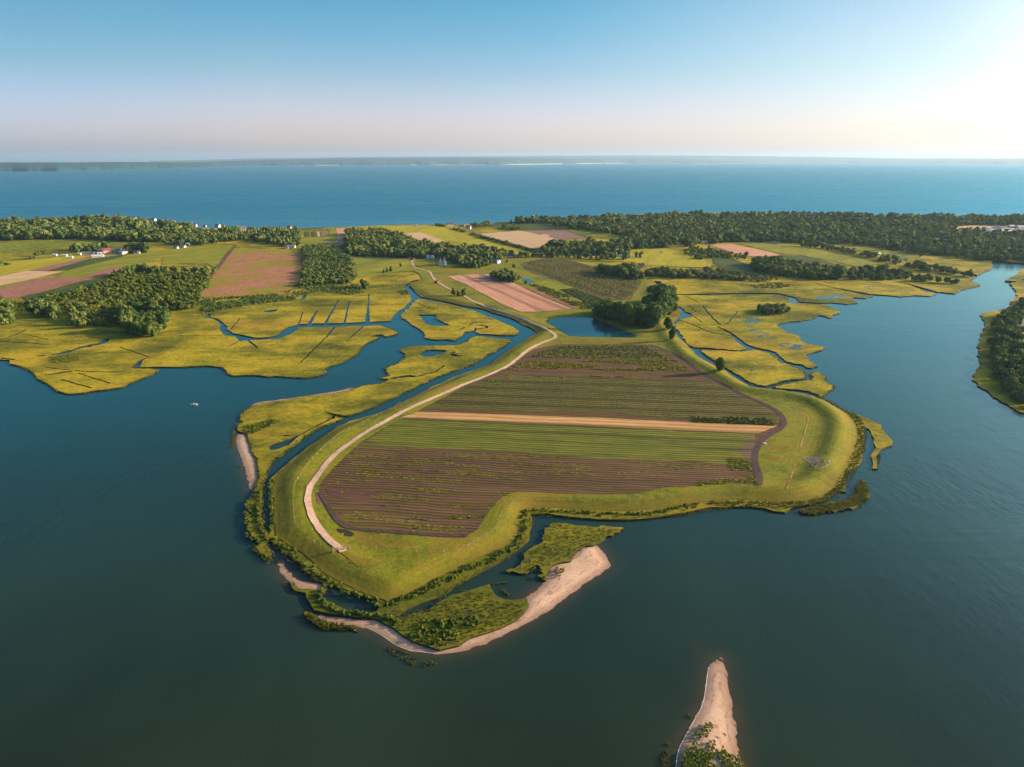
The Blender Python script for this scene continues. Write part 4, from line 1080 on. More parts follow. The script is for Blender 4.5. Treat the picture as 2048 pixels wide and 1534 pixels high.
def soup(name, P, hgt, wid, tmpls, mat, label, kind='stuff', zf=None, stretch=None):
    """many small plants merged in one mesh"""
    P = np.asarray(P, float)
    if not len(P): return None
    hgt = np.broadcast_to(hgt, (len(P),)); wid = np.broadcast_to(wid, (len(P),))
    z = (zf or H)(P[:, 0], P[:, 1])
    pick = rng.integers(0, len(tmpls), len(P)); tone = np.clip(.5 + .42 * vnoise(P[:, 0], P[:, 1], 42, 1) + .25 * vnoise(P[:, 0], P[:, 1], 130, 6), 0, 1); rot = rng.uniform(0, 6.283, len(P)); tr = .5 * rng.uniform(0, 1, len(P)) + .5 * tone
    TT, LL, RR = [], [], []
    for k, (T, leaf) in enumerate(tmpls):
        m = np.where(pick == k)[0]
        if not len(m): continue
        c, s = np.cos(rot[m])[:, None, None], np.sin(rot[m])[:, None, None]
        X_, Y_ = T[None, :, :, 0], T[None, :, :, 1]
        w_ = wid[m][:, None, None]
        xx, yy = (X_ * c - Y_ * s) * w_, (X_ * s + Y_ * c) * w_
        if stretch is not None:
            ca, sa = math.cos(stretch[0]), math.sin(stretch[0])
            u, v = xx * ca + yy * sa, -xx * sa + yy * ca
            u = u * stretch[1]
            xx, yy = u * ca - v * sa, u * sa + v * ca
        zz = T[None, :, :, 2] * hgt[m][:, None, None] + z[m][:, None, None]
        TT.append(np.stack([xx + P[m, 0][:, None, None], yy + P[m, 1][:, None, None], zz], -1).reshape(-1, 3, 3))
        LL.append(np.tile(leaf, len(m))); RR.append(np.repeat(tr[m], len(leaf)))
    me = soup_mesh(name, np.concatenate(TT), [('leaf', np.concatenate(LL)), ('tree', np.concatenate(RR))])
    return tag(link(name, me, mat), label, None, None, kind)

def scatter(poly, spacing, seed=0, thr=None, edge=0.0, pixel=True, growth=0.0):
    """jittered grid of points inside an outline"""
    P = at(poly)[:, :2] if pixel else np.asarray(poly, float)
    g = np.random.default_rng(seed + 1000)
    x0, y0 = P.min(0); x1, y1 = P.max(0)
    rows = []
    y = y0
    while y < y1:
        s = spacing * (1 + growth * max(0, y - 300))
        xs = np.arange(x0, x1, s)
        rows.append(np.stack([xs, np.full(len(xs), y)], 1) + g.uniform(-.48, .48, (len(xs), 2)) * s)
        y += s
    Q = np.vstack(rows)
    Q = Q[inside(Q[:, 0], Q[:, 1], P)]
    if thr is not None:
        Q = Q[vnoise(Q[:, 0], Q[:, 1], thr[0], seed) > thr[1]]
    return Q

def along(line, width, step, seed=0, pixel=True):
    g = np.random.default_rng(seed + 2000)
    P = densify(at(line)[:, :2] if pixel else line, step, False)
    T = np.gradient(P, axis=0); T /= np.linalg.norm(T, axis=1)[:, None]
    return P + np.stack([-T[:, 1], T[:, 0]], 1) * (g.uniform(-.5, .5, len(P)) * width)[:, None] + g.uniform(-.4, .4, (len(P), 2)) * step

TREES = []     # x, y, height, radius, wood id
WOODS = []     # id -> (label of single trees, label of the rest)
def wood(single, rest, pts, h, asp=.5, seed=0):
    g = np.random.default_rng(seed + 3000)
    wid = len(WOODS); WOODS.append((single, rest))
    for p in pts:
        hh = h[0] * .8 + (h[1] * 1.15 - h[0] * .8) * g.beta(1.6, 2.2) ; hh = hh * (1 + .18 * vnoise(p[0], p[1], 60, 2))
        TREES.append((p[0], p[1], float(hh), float(hh * asp * g.uniform(.8, 1.5)), wid))

# left of the fields
SE = [(250,628),(300,618),(330,640),(330,668),(300,676),(262,672),(245,655)]
wood('dark tree in the marsh corner clump of the left wood', 'dark trees at the marsh corner of the left wood', scatter(SE, 6.0, 1), (8, 12), .5, 1)
wood('broad tree on the marsh edge of the left wood', 'dark trees along the marsh edge of the left wood', np.vstack([scatter([(135,632),(170,622),(195,636),(190,655),(150,657)], 6, 2), scatter([(-20,618),(20,612),(32,640),(20,650),(-20,650)], 6.5, 3), scatter([(75,610),(120,618),(110,642),(65,632)], 6, 31)]), (5, 9), .52, 2)
wood('dark tree in the hedge row above the red brown field', 'trees of the hedge row above the red brown field', along([(228,558),(262,548),(330,545),(380,545),(424,548)], 16, 4.5, 4), (6, 9), .52, 3)
W1 = [(60,606),(100,594),(160,580),(215,566),(240,556),(330,552),(420,554),(418,572),(400,590),(402,600),(400,612),(380,622),(340,622),(300,612),(250,622),(240,650),(215,655),(190,655),(170,618),(130,628),(110,615),(60,612)]
wood('bushy young tree in the scrub of the left wood', 'green scrub covering the left wood', scatter(W1, 4.4, 5), (2.2, 5.2), .62, 4)
wood('young tree of the plantation block right of the red brown field', 'even rows of the plantation block', scatter([(606,496),(650,492),(690,492),(700,520),(713,556),(700,568),(640,572),(602,574),(606,540)], 4.6, 6), (3.2, 5.0), .6, 5)
wood('tree inside the dense grove beside the square pond', None, np.vstack([scatter([(1245,640),(1265,650),(1300,650),(1322,640),(1340,625),(1335,600),(1310,605),(1285,628),(1255,632)], 7.5, 201), scatter([(1200,632),(1225,640),(1245,648),(1240,638),(1215,628)], 6, 202)]), (9, 13), .62, 27)
wood('wide dark tree standing by itself at the foot of the plantation', None, at([(727,577)])[:, :2], (8, 8.4), .75, 6)
wood('tree in the central wood behind the houses', 'dark central wood behind the houses', scatter([(695,468),(760,464),(800,474),(840,492),(880,498),(930,503),(975,505),(1008,512),(1000,524),(985,529),(960,537),(930,535),(890,518),(860,517),(800,516),(700,512),(692,492)], 5.2, 7), (5.5, 10.5), .52, 7)
wood('tree of the small wood running down to the central pond', None, scatter([(1207,620),(1225,622),(1232,640),(1212,641),(1198,634)], 7, 8), (7, 9), .55, 8)
wood('tree between the beach houses and the red brown field', 'trees round the beach houses on the sound', scatter([(392,468),(450,460),(520,464),(590,460),(598,478),(600,492),(560,494),(520,486),(480,482),(455,484),(400,492),(330,490),(330,478)], 8, 9), (6, 10), .5, 9)
wood('tree on the left hill above the sound', 'dark wood covering the left hill above the sound', scatter([(-160,448),(0,447),(150,443),(250,440),(330,450),(388,456),(394,470),(340,484),(300,486),(200,480),(120,478),(0,482),(-160,484)], 7.6, 10), (7, 12.5), .6, 10)
wood('dark tree sheltering the farmstead in the left fields', None, np.vstack([scatter([(140,500),(180,498),(215,497),(218,503),(150,505)], 8, 11), scatter([(252,502),(270,499),(298,501),(297,506),(255,507)], 7, 12)]), (7, 11), .6, 11)
wood('lone dark bush tree in the old field at the left', None, at([(78,512),(66,517),(4,528),(14,531),(88,508)])[:, :2], (4, 6), .8, 12)
# right
wood('tree at the near edge of the great wood', 'great wood stretching along the sound to the right edge', scatter([(1010,450),(1050,442),(1200,437),(1330,432),(1500,430),(1700,432),(1900,437),(2300,440),(2300,452),(2060,452),(1900,452),(1880,462),(1960,468),(2060,470),(2300,474),(2300,530),(2060,530),
      (2048,525),(1985,521),(1960,521),(1900,514),(1830,507),(1720,490),(1640,488),(1500,484),(1415,488),(1380,495),(1300,497),(1262,499),(1240,512),(1160,512),(1090,508),(1085,500),(1120,494),(1180,488),(1235,488),(1262,476),(1200,465),(1140,458),(1080,446)], 7.2, 13, growth=.0003), (5.5, 11), .62, 13)
wood('dark tree in the wood left of the eastern creek', None, scatter([(1186,545),(1215,545),(1262,545),(1288,548),(1284,562),(1262,560),(1230,553),(1190,540)], 6.5, 14), (7, 10), .55, 14)
wood('tree in the row behind the eastern marsh', None, scatter([(1290,545),(1340,548),(1400,550),(1408,558),(1340,556),(1290,552)], 6.5, 15), (5.5, 8), .55, 15)
wood('tree in the rounded wood above the eastern marsh', 'rounded wood above the eastern marsh', scatter([(1500,530),(1545,525),(1600,534),(1660,545),(1700,552),(1695,561),(1620,558),(1560,552),(1515,544)], 6.5, 16), (7, 10), .55, 16)
wood('tree at the end of the low ridge by the northern bay', None, np.vstack([scatter([(1700,548),(1740,544),(1795,546),(1822,552),(1820,561),(1760,560),(1700,560)], 7, 17), along([(1830,562),(1870,564),(1915,568)], 7, 4.5, 18)]), (4, 7.5), .6, 17)
wood('tree in the long hedge of the eastern fields', 'long hedge of the eastern fields', np.vstack([along([(1610,492),(1680,502),(1740,513),(1800,528),(1850,538),(1872,545)], 22, 3.2, 19), along([(1870,539),(1900,547),(1945,555)], 4, 5, 20)]), (4, 8), .6, 18)
wood('scrubby tree between the yellow meadow and the dark green meadow', 'scrub round the dark green meadow', np.vstack([scatter([(1366,500),(1400,494),(1430,500),(1490,514),(1488,520),(1440,516),(1400,520),(1370,512)], 7, 21), scatter([(1412,540),(1440,540),(1500,550),(1560,560),(1520,565),(1440,560),(1410,556)], 6, 22)]), (2.5, 5), .7, 19)
wood('dark tree of the lone copse out on the eastern marsh', None, scatter([(1510,622),(1530,618),(1560,616),(1576,624),(1568,630),(1530,630)], 3.6, 23), (3.8, 6.0), .5, 20)
wood('tree on the wooded shore by the asphalt road', 'trees of the right hand shore', scatter([(1990,645),(2008,632),(2030,622),(2045,600),(2080,600),(2040,640),(2037,680),(2046,740),(2090,800),(2080,830),(2040,810),(2010,785),(1990,750),(1984,720),(1992,690),(1984,665)], 4.6, 24), (3.5, 6.5), .6, 21)
wood('tree of the clump behind the pink wedge field', None, scatter([(988,556),(1010,550),(1025,556),(1040,562),(1035,568),(1000,563)], 4.5, 25), (5, 7.5), .45, 22)
wood('tree in the row along the country road', None, np.vstack([along([(1085,513),(1140,516),(1200,519),(1235,516)], 10, 6, 26), along([(1010,517),(1050,515),(1080,513)], 3, 5, 27)]), (4, 8), .55, 23)
wood('tree before the great wood, round the yellow meadow', None, at([(1258,518),(1272,516),(1281,516),(1246,517),(1225,519),(1250,520)])[:, :2], (7, 10), .42, 24)
wood('tree among the houses on the sound beyond the long hedge', None, np.vstack([scatter([(940,452),(975,447),(990,452),(960,458)], 9, 28), scatter([(990,460),(1030,462),(1042,458),(1010,455)], 9, 29)]), (5, 7), .6, 25)
wood('clipped bush tree of the long dark hedge beside the yellow hay field', 'long dark hedge beside the yellow hay field', along([(872,450),(920,462),(980,480),(1040,496),(1082,507)], 5, 3.0, 30), (3, 4.2), .8, 26)

TREES = np.array(TREES)
CLEAR = [(885,531,10),(1020,511,9),(861,517,10),(995,526,6),(946,530,3),(583,496,9),(574,497,4),(410,454,4),(436,454,6),(485,460,7),(579,458,5),(561,471,3),(502,476,3),(226,443,6),(268,441,4),(308,441,4),(260,457,6),(319,454,5),
 (273,470,5),(389,453,5),(397,461,4),(366,495,6),(352,497,5),(376,490,4),(899,451,7),(937,458,6),(924,453,6),(1356,489,4),(1407,485,7),(1495,483,4),(1551,488,6),(1282,534,7),(1240,514,5),(1434,433,4),(1875,481,5),(1890,483,5),(1757,510,4),(1802,520,3),
 (1811,522,3),(1991,498,4),(213,507,6),(247,508,6),(275,507,6),(229,508,8),(177,508,11),(655,487,6),(675,489,6)]
ck = np.ones(len(TREES), bool)
for cx_, cy_, cw_ in CLEAR:
    q_ = at([(cx_, cy_)])[0]; mm = mpp(q_)
    a_ = TREES[:, 0] / TREES[:, 1] - q_[0] / q_[1]
    ck &= ~((np.abs(a_) * q_[1] < (cw_ + 1) * mm) & (TREES[:, 1] < q_[1] + 8) & (TREES[:, 1] > q_[1] - 75))
TREES = TREES[ck]
def tree_px(T):
    d = np.sqrt(T[:, 0] ** 2 + T[:, 1] ** 2 + CAM_H ** 2)
    pw = T[:, 3] * 2 / d * FPX * .5; ph = T[:, 2] / d * FPX * .5
    vis = np.abs(T[:, 0]) < T[:, 1] * 0.74
    return ph * pw * vis
size = tree_px(TREES)
order = np.argsort(-size)
N_SINGLE = 262
single = order[:N_SINGLE]; restm = np.ones(len(TREES), bool); restm[single] = False

def tree_meshes(tmpls, name='crown'):
    out = []
    for T, leaf in tmpls:
        me = soup_mesh(name, T, [('leaf', leaf)])
        me.materials.append(F_tree)
        out.append(me)
    return out
MESH_NEAR, MESH_BIG, MESH_CONE = tree_meshes(TREE_NEAR), tree_meshes(TREE_BIG), tree_meshes(CONE)
def trunk_mesh(base, h, r):
    me = soup_mesh('trunk', trunk_tris(h, r, base)); me.materials.append(bark); return me
TRUNK = trunk_mesh(.5, .5, .07)
def plant_tree(x, y, h, r, mesh, label, group, cat='tree', name='broadleaf_tree', sx=1.0, rz=None):
    z = float(H(x, y)[0])
    e = empty(name, (x, y, z), random.uniform(0, 6.28) if rz is None else rz)
    tag(e, label, cat, group)
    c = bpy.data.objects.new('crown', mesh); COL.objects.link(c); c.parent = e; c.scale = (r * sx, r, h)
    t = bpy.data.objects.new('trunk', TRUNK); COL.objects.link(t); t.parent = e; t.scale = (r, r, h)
    return e
stat = {}
for wi in set(TREES[single, 4].astype(int)):
    T = TREES[single][TREES[single, 4] == wi]
    stat[wi] = (len(T), np.quantile(T[:, 0] / T[:, 1], [.33, .66]), np.quantile(T[:, 1], [.5]), np.quantile(T[:, 2], [.7]))
def place_words(x, y, h, st):
    if st[0] < 4: return ''
    a = x / y
    lr = 'left' if a < st[1][0] else ('right' if a > st[1][1] else 'centre')
    return ('front ' if y < st[2][0] else 'back ') + lr + (', taller' if h > st[3][0] else '')
for i in single:
    x, y, h, r, wi = TREES[i]; wi = int(wi)
    lab = WOODS[wi][0]
    pw_ = place_words(x, y, h, stat[wi])
    full = (pw_ + ' ' + lab) if False else lab + (', at its ' + pw_ if pw_ else '')
    plant_tree(x, y, h, r, MESH_NEAR[i % 6], full, lab.replace('tree', 'trees', 1) if stat[wi][0] > 1 else None)
for wi, (lab, rest) in enumerate(WOODS):
    m = (TREES[:, 4] == wi) & restm
    if not m.any(): continue
    Tm = TREES[m]
    near = Tm[:, 1].mean() < 900
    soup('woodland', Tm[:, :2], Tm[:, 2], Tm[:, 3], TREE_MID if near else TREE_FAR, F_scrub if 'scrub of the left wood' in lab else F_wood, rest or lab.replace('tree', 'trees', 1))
print('trees', len(TREES), 'px of smallest single', size[single[-1]])

# trees one can point at
def lone(px, hpx, wpx, label, mesh=None, group=None, cat='tree', name='broadleaf_tree'):
    p = at([px])[0]; m = mpp(p)
    return plant_tree(p[0], p[1], hpx * m, wpx * m / 2 / .92, mesh or MESH_BIG[int(px[0]) % 4], label, group, cat, name)
lone((1439,741), 26, 26, 'lone round dark tree on the dike beside the eastern creek')
lone((1343,678), 25, 18, 'dark tree alone at the bend of the creek, below the oak grove')
lone((1336,659), 26, 24, 'dark tree between the oak grove and the lone tree at the creek bend')
lone((1303,655), 46, 52, 'largest spreading tree of the grove, at its front towards the big field')
lone((1259,652), 44, 44, 'wide tree at the pond end of the grove, over the square pond')
lone((1282,645), 36, 40, 'tree half hidden in the middle of the grove by the square pond')
lone((1318,625), 44, 40, 'tall tree at the back of the grove, nearest the eastern creek')
lone((1335,630), 34, 30, 'sunlit yellow green tree on the creek side of the grove')
lone((1302,618), 30, 30, 'tree at the back left of the grove by the square pond')
lone((1211,634), 26, 32, 'tree at the upper right corner of the square pond')
lone((1232,640), 24, 22, 'low tree on the bank between the square pond and the grove')
lone((907,591), 15, 11, 'leftmost of the three dark trees beside the gravel road', MESH_NEAR[0])
lone((916,593), 14, 9, 'middle one of the three dark trees beside the gravel road', MESH_NEAR[1])
lone((928,592), 15, 11, 'rightmost and paler of the three trees beside the gravel road', MESH_NEAR[2])
lone((873,567), 6, 8, 'small bush at the edge of the gravel road above the three trees', MESH_NEAR[3], cat='bush', name='bush')
lone((782,543), 10, 9, 'dark conifer at the right of the short row on the lime green meadow', MESH_CONE[0], name='conifer')
lone((774,545), 9, 8, 'dark conifer in the middle of the short row on the lime green meadow', MESH_CONE[1], name='conifer')
lone((768,546), 7, 8, 'low dark conifer at the left of the short row on the lime green meadow', MESH_CONE[2], name='conifer')
lone((801,535), 9, 6, 'dark narrow tree left of the gravel road near the far gate', MESH_NEAR[4])
lone((1491,512), 9, 9, 'round dark tree alone in the pinkish bare field', MESH_NEAR[5])
lone((1014,525), 6, 7, 'round dark bush right of the small blue cottage', MESH_NEAR[0], cat='bush', name='bush')
lone((1027,536), 9, 8, 'dark tree at the corner of the nursery field', MESH_NEAR[1])
lone((965,533), 12, 14, 'rounded tree standing forward of the central wood', MESH_NEAR[2])
lone((1052,567), 6, 8, 'dark bush on the bank of the small round pond', MESH_NEAR[3], cat='bush', name='bush')

# ------------------------------------------------------------------ bushes along the banks
BM = []
for T, leaf in BUSH:
    me = soup_mesh('bush', T, [('leaf', leaf)]); me.materials.append(F_bush); BM.append(me)
BANDS = [
 ([(542,962),(543,1000),(545,1040),(544,1062)], 1.2, .75, 'leafy bush on the dike bank along the western ditch'),
 ([(520,982),(515,1010),(518,1040),(525,1066),(532,1080)], 1.2, .7, 'leafy bush between the western ditch and the bay'),
 ([(546,1078),(575,1096),(605,1124),(640,1152),(680,1176),(722,1194),(757,1208),(764,1214)], 2.4, .8, 'leafy bush on the south-west bank of the dike'),
 ([(777,1213),(805,1202),(848,1183),(896,1158),(948,1134),(998,1110),(1030,1094),(1043,1072),(1048,1048),(1058,1024)], 3.0, .8, 'leafy bush on the south-east bank of the dike'),
 ([(1070,1021),(1120,1023),(1180,1028),(1260,1030),(1330,1023),(1400,1010)], 2.2, 1.0, 'leafy bush on the southern bank of the dike'),
 ([(638,1184),(643,1206),(665,1217),(700,1228),(735,1233),(758,1231)], 1.6, .7, 'leafy bush between the dark pond and the beach'),
]
allb = []
for bi, (ln, wd, st, lb) in enumerate(BANDS):
    for p in along(ln, wd, st, 50 + bi): allb.append((p[0], p[1], random.uniform(.6, 1.35), random.uniform(.5, .95), bi))
BIi = len(BANDS)
BANDS.append((None, 0, 0, 'bush in the southernmost marsh behind the beach'))
for p in scatter([(765,1222),(800,1246),(820,1238),(880,1240),(950,1235),(960,1252),(905,1285),(880,1296),(835,1280),(795,1255),(765,1236)], 1.6, 61, (6, -.3)): allb.append((p[0], p[1], random.uniform(.7, 1.6), random.uniform(.5, 1.1), BIi))
for p in scatter([(1060,1135),(1085,1130),(1095,1150),(1083,1160)], 2.2, 62): allb.append((p[0], p[1], random.uniform(.5, 1.1), random.uniform(.5, .9), BIi))
allb = np.array(allb)
bs = allb[:, 2] * allb[:, 3] / (allb[:, 0] ** 2 + allb[:, 1] ** 2 + CAM_H ** 2)
bo = np.argsort(-bs)[:240]
bm = np.ones(len(allb), bool); bm[bo] = False
for i in bo:
    x, y, h, r, bi = allb[i]
    o = bpy.data.objects.new('bush', BM[i % 5]); COL.objects.link(o)
    o.location = (x, y, float(H(x, y)[0])); o.scale = (r, r, h); o.rotation_euler = (0, 0, random.uniform(0, 6.28))
    lb = BANDS[int(bi)][3]
    st = np.quantile((allb[bo][allb[bo, 4] == bi][:, 0] / allb[bo][allb[bo, 4] == bi][:, 1]), [.2, .4, .6, .8])
    third = ['left end', 'left of the middle', 'middle', 'right of the middle', 'right end'][int((x / y > st).sum())]
    big_ = 'larger ' if h > 1.1 else ''
    tag(o, big_ + lb + ', ' + third, 'bush', lb.replace('bush', 'bushes', 1))
for bi in range(len(BANDS)):
    m = bm & (allb[:, 4] == bi)
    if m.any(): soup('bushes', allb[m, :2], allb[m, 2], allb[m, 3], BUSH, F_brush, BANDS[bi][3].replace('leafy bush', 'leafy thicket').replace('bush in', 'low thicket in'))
# eastern and northern banks, brush too small to count
soup('reeds', np.vstack([along([(1420,1007),(1500,1007),(1560,1011),(1620,1006),(1664,991),(1688,962),(1702,935),(1718,900),(1723,862),(1714,836),(1690,820),(1655,801),(1600,788),(1500,774)], 4, .35, 70)]), .6, .55, REED, F_reed, 'reeds along the eastern bank of the dike')
soup('brush', along([(1420,1006),(1500,1005),(1560,1008),(1600,1005)], 2.0, 1.1, 72), .6, .5, BUSH_LO, F_brush, 'low brush on the southern bank near the eastern tip')
soup('brush', scatter([(400,600),(480,594),(545,590),(590,580),(600,570),(712,568),(730,585),(700,590),(640,582),(610,590),(590,600),(540,606),(480,614),(430,622),(405,628)], 3.2, 73, (25, -.5)), rng.uniform(1.2, 2.6), 1.5, BUSH_LO, F_wood, 'belt of brush between the red brown field and the left marsh')
soup('brush', scatter([(1058,568),(1092,588),(1160,618),(1196,618),(1165,602),(1118,583),(1080,572)], 3.0, 74, (14, -.3)), 1.6, 1.4, BUSH_LO, F_brush, 'rows of young yellow green shrubs beside the pink wedge field')
soup('brush', scatter([(100,713),(130,709),(165,712),(160,722),(120,728),(98,722)], 1.7, 75), .6, .7, BUSH_LO, F_brush, 'patch of low brush on the left marsh')
soup('brush', scatter([(486,852),(508,848),(545,838),(560,842),(530,858),(510,866),(490,866)], 1.3, 76), .8, .7, BUSH_LO, F_brush, 'low brush behind the western beach')
soup('brush', along([(497,1000),(494,1030),(497,1060),(500,1075),(520,1082)], 2.0, .5, 77), .7, .6, BUSH_LO, F_brush, 'brush on the muddy western foreshore')
soup('brush', np.vstack([scatter([(1400,1450),(1425,1445),(1434,1470),(1430,1500),(1415,1530),(1380,1540),(1370,1520),(1385,1480)], .62, 78, (2.2, -.35)), scatter([(1370,1500),(1440,1500),(1480,1512),(1500,1560),(1500,1700),(1350,1700),(1360,1540)], .5, 79, (3, -.6)), at([(1449,1470),(1448,1495),(1450,1502),(1444,1505)])[:, :2]]),
     .42, .42, BUSH_LO, F_brush, 'beach shrubs and grasses on the sand spit', zf=lambda x, y: np.full(np.shape(x), .6))
soup('brush', scatter([(1108,1138),(1116,1134),(1128,1140),(1124,1152),(1112,1154)], 1.0, 80), .5, .6, BUSH_LO, F_brush, 'green bush patch on the south beach', zf=lambda x, y: np.full(np.shape(x), .55))
soup('brush', scatter([(1500,570),(1560,566),(1590,572),(1560,577),(1510,577)], 4, 81), 1.2, 2.0, BUSH_LO, F_wood, 'dark brush at the top of the eastern marsh')
soup('brush', np.vstack([scatter([(795,582),(812,580),(820,586),(806,590)], 1.6, 83), scatter([(0,600),(60,606),(70,612),(40,626),(0,612)], 3.5, 84)]), 1.0, 1.0, BUSH_LO, F_wood, 'scattered brush on the left marsh and at the left edge')

# reeds and cordgrass
reedpts = [scatter([(765,1240),(772,1225),(830,1228),(880,1208),(940,1185),(975,1182),(1000,1205),(1050,1200),(1050,1212),(1030,1240),(990,1258),(930,1278),(880,1299),(829,1284)], 1.3, 90),
           scatter([(1020,1143),(1048,1125),(1075,1092),(1092,1055),(1110,1048),(1180,1055),(1245,1057),(1200,1082),(1150,1104),(1120,1122),(1090,1132),(1060,1135)], 1.5, 91)]
soup('reeds', np.vstack(reedpts), .45, .45, REED, F_reed, 'rough green reeds of the southern marsh behind the beach')
edge = []
for P in (FRINGE, TUFT1): edge.append(scatter(P, .8, 92))
soup('reeds', np.vstack(edge), .9, .6, REED, F_reed, 'reeds of the offshore islets', zf=lambda x, y: np.full(np.shape(x), .35))
tuf = []
for ln, wd in (([(776,1297),(800,1304),(832,1320)], 3), ([(850,1326),(872,1322)], 1.5), ([(508,1096),(530,1100),(542,1112),(534,1121)], 3), ([(578,1163),(586,1174),(596,1182)], 2.5), ([(1333,1500),(1330,1525),(1328,1550)], 1.5), ([(1381,1430),(1383,1428)], 1), ([(1335,1486),(1337,1485)], .6),
              ([(1758,905),(1752,935)], 2), ([(555,1121),(558,1123)], 1), ([(984,1166),(1000,1164),(1012,1162)], 1), ([(1005,1177),(1015,1187),(1018,1188)], .8), ([(921,1181),(932,1178)], .7), ([(480,933),(483,930)], 1), ([(466,893),(468,870),(466,856)], 1.2)):
    tuf.append(along(ln, wd, .35, 95 + len(tuf)))
soup('reeds', np.vstack(tuf), .75, .42, REED, F_reed, 'tufts of cordgrass standing in the shallows', zf=lambda x, y: np.full(np.shape(x), -.08))
banks = [along(W(L), 1.6, .7, 130 + i, False) for i, L in enumerate([MAIN[3:60], ISLE2, M1, M3, [(1062,1051),(1065,1028),(1146,1034),(1260,1038),(1370,1027),(1470,1012),(1590,1014),(1676,981),(1692,946),(1727,897),(1731,854)],
         [(801,1234),(862,1218),(897,1183),(963,1138),(1019,1109),(1055,1076)], [(546,1086),(591,1126),(635,1162)]])]
soup('reeds', np.vstack(banks), .6, .5, REED, F_reed, 'fringe of cordgrass along the marsh banks', zf=lambda x, y: np.full(np.shape(x), .35))

# crops and weeds on the big field
def snap(P, s, wob=.15):
    c, sn = math.cos(ROW), math.sin(ROW)
    u, v = P[:, 0] * c + P[:, 1] * sn, -P[:, 0] * sn + P[:, 1] * c
    v = np.round(v / s) * s + rng.normal(size=len(v)) * wob
    return np.stack([u * c - v * sn, u * sn + v * c], 1)
def rownoise(P, sx, sy, seed):
    c, sn = math.cos(ROW), math.sin(ROW)
    return vnoise((P[:, 0] * c + P[:, 1] * sn) / sx, (-P[:, 0] * sn + P[:, 1] * c) / sy, 1.0, seed)
up = scatter([(1118,693),(1200,692),(1290,693),(1335,716),(1240,719),(1150,717),(1050,715)], 2.2, 100)
soup('crop_rows', snap(up, 3.2), 1.0, .75, TUFT, F_crop, 'dark green nursery plants at the top end of the big field')
q = scatter([(1060,718),(1150,722),(1240,722),(1350,720),(1380,742),(1300,742),(1150,742),(1010,742)], 1.8, 101); q = q[rownoise(q, 30, 7, 2) > -.1]
soup('weeds', snap(q, 2.1), .9, .9, TUFT, F_weed, 'bright weeds across the top of the big field', stretch=(ROW, 1.8))
q = scatter([(1010,744),(1400,752),(1400,764),(1200,756),(960,766)], 2.4, 102); q = q[rownoise(q, 26, 5, 5) > .5]
soup('weeds', snap(q, 2.1), .6, .8, TUFT, F_weed, 'thin weed streaks on the bare band of the big field', stretch=(ROW, 3))
q = scatter([(950,767),(1200,757),(1425,768),(1500,803),(1555,838),(1545,850),(1400,842),(1200,823),(850,818)], 1.5, 103); q = q[rownoise(q, 25, 12, 7) > -.35]
soup('crop_rows', snap(q, 3.0), .4, .5, TUFT, F_crop, 'olive crop plants above the straw strip', stretch=(ROW, 1.6))
q = scatter([(1380,838),(1480,835),(1545,842),(1548,852),(1380,845)], 1.6, 104)
soup('crop_rows', snap(q, 2.5), 1.2, .9, TUFT, F_crop, 'taller dark plants at the right end of the olive strip')
q = scatter([(722,892),(800,840),(1000,848),(1200,857),(1505,874),(1480,928),(1200,917),(1000,903),(800,896)], 1.15, 105); q = q[rownoise(q, 30, 6, 9) > -.5]
soup('crop_rows', snap(q, 2.4), .25, .5, TUFT, F_brush, 'green crop plants below the straw strip', stretch=(ROW, 1.6))
q = scatter([(700,905),(800,898),(1200,920),(1500,934),(1515,965),(1400,970),(1280,986),(1100,984),(1030,984),(1000,1000),(960,1050),(930,1068),(800,1062),(720,1056),(690,1050),(650,985)], .95, 106)
d_ = np.hypot(q[:, 0], q[:, 1])
k1 = rownoise(q, 22, 3.2, 11) > np.interp(q[:, 1], [165, 210, 235, 260], [-.15, .15, .55, .35])
soup('weeds', snap(q[k1], 2.1), .34, .6, TUFT, F_weed, 'streaks of bright weeds on the lower part of the big field', stretch=(ROW, 2.4))
q = q[rownoise(q, 14, 2.6, 13) > np.interp(q[:, 1], [160, 200, 240], [.35, .75, 1.15])]
soup('weeds', snap(q, 2.1), .8, .5, TUFT, F_brush, 'taller weeds casting long shadows on the lower part of the big field')
q = scatter([(1450,915),(1500,922),(1508,945),(1460,938)], 1.2, 107)
soup('weeds', snap(q, 2.1), .7, .7, TUFT, F_weed, 'thick weed patch at the right end of the big field', stretch=(ROW, 1.5))
q = scatter([(1400,962),(1510,958),(1512,966),(1400,970)], 1.2, 108)
soup('weeds', snap(q, 2.1), .8, .8, TUFT, F_weed, 'green weed row at the lower right corner of the big field', stretch=(ROW, 1.5))
q = scatter([(1045,525),(1090,518),(1195,537),(1280,563),(1255,598),(1190,592),(1110,560)], 4, 109)
soup('crop_rows', q, 1.0, 1.1, TUFT, F_crop, 'nursery plants of the brown green field')
q = scatter([(1122,580),(1146,578),(1224,606),(1197,616),(1168,602)], 3.2, 110)
soup('crop_rows', q, 1.2, 1.3, TUFT, F_crop, 'dark nursery plants in the block below the brown green field')
q = scatter([(452,521),(470,500),(603,503),(606,537),(598,565),(576,582),(494,591),(398,595)], 3.2, 111, (38, .05))
soup('weeds', q, .5, 1.3, TUFT, F_weed, 'yellow green weeds spreading over the red brown field')
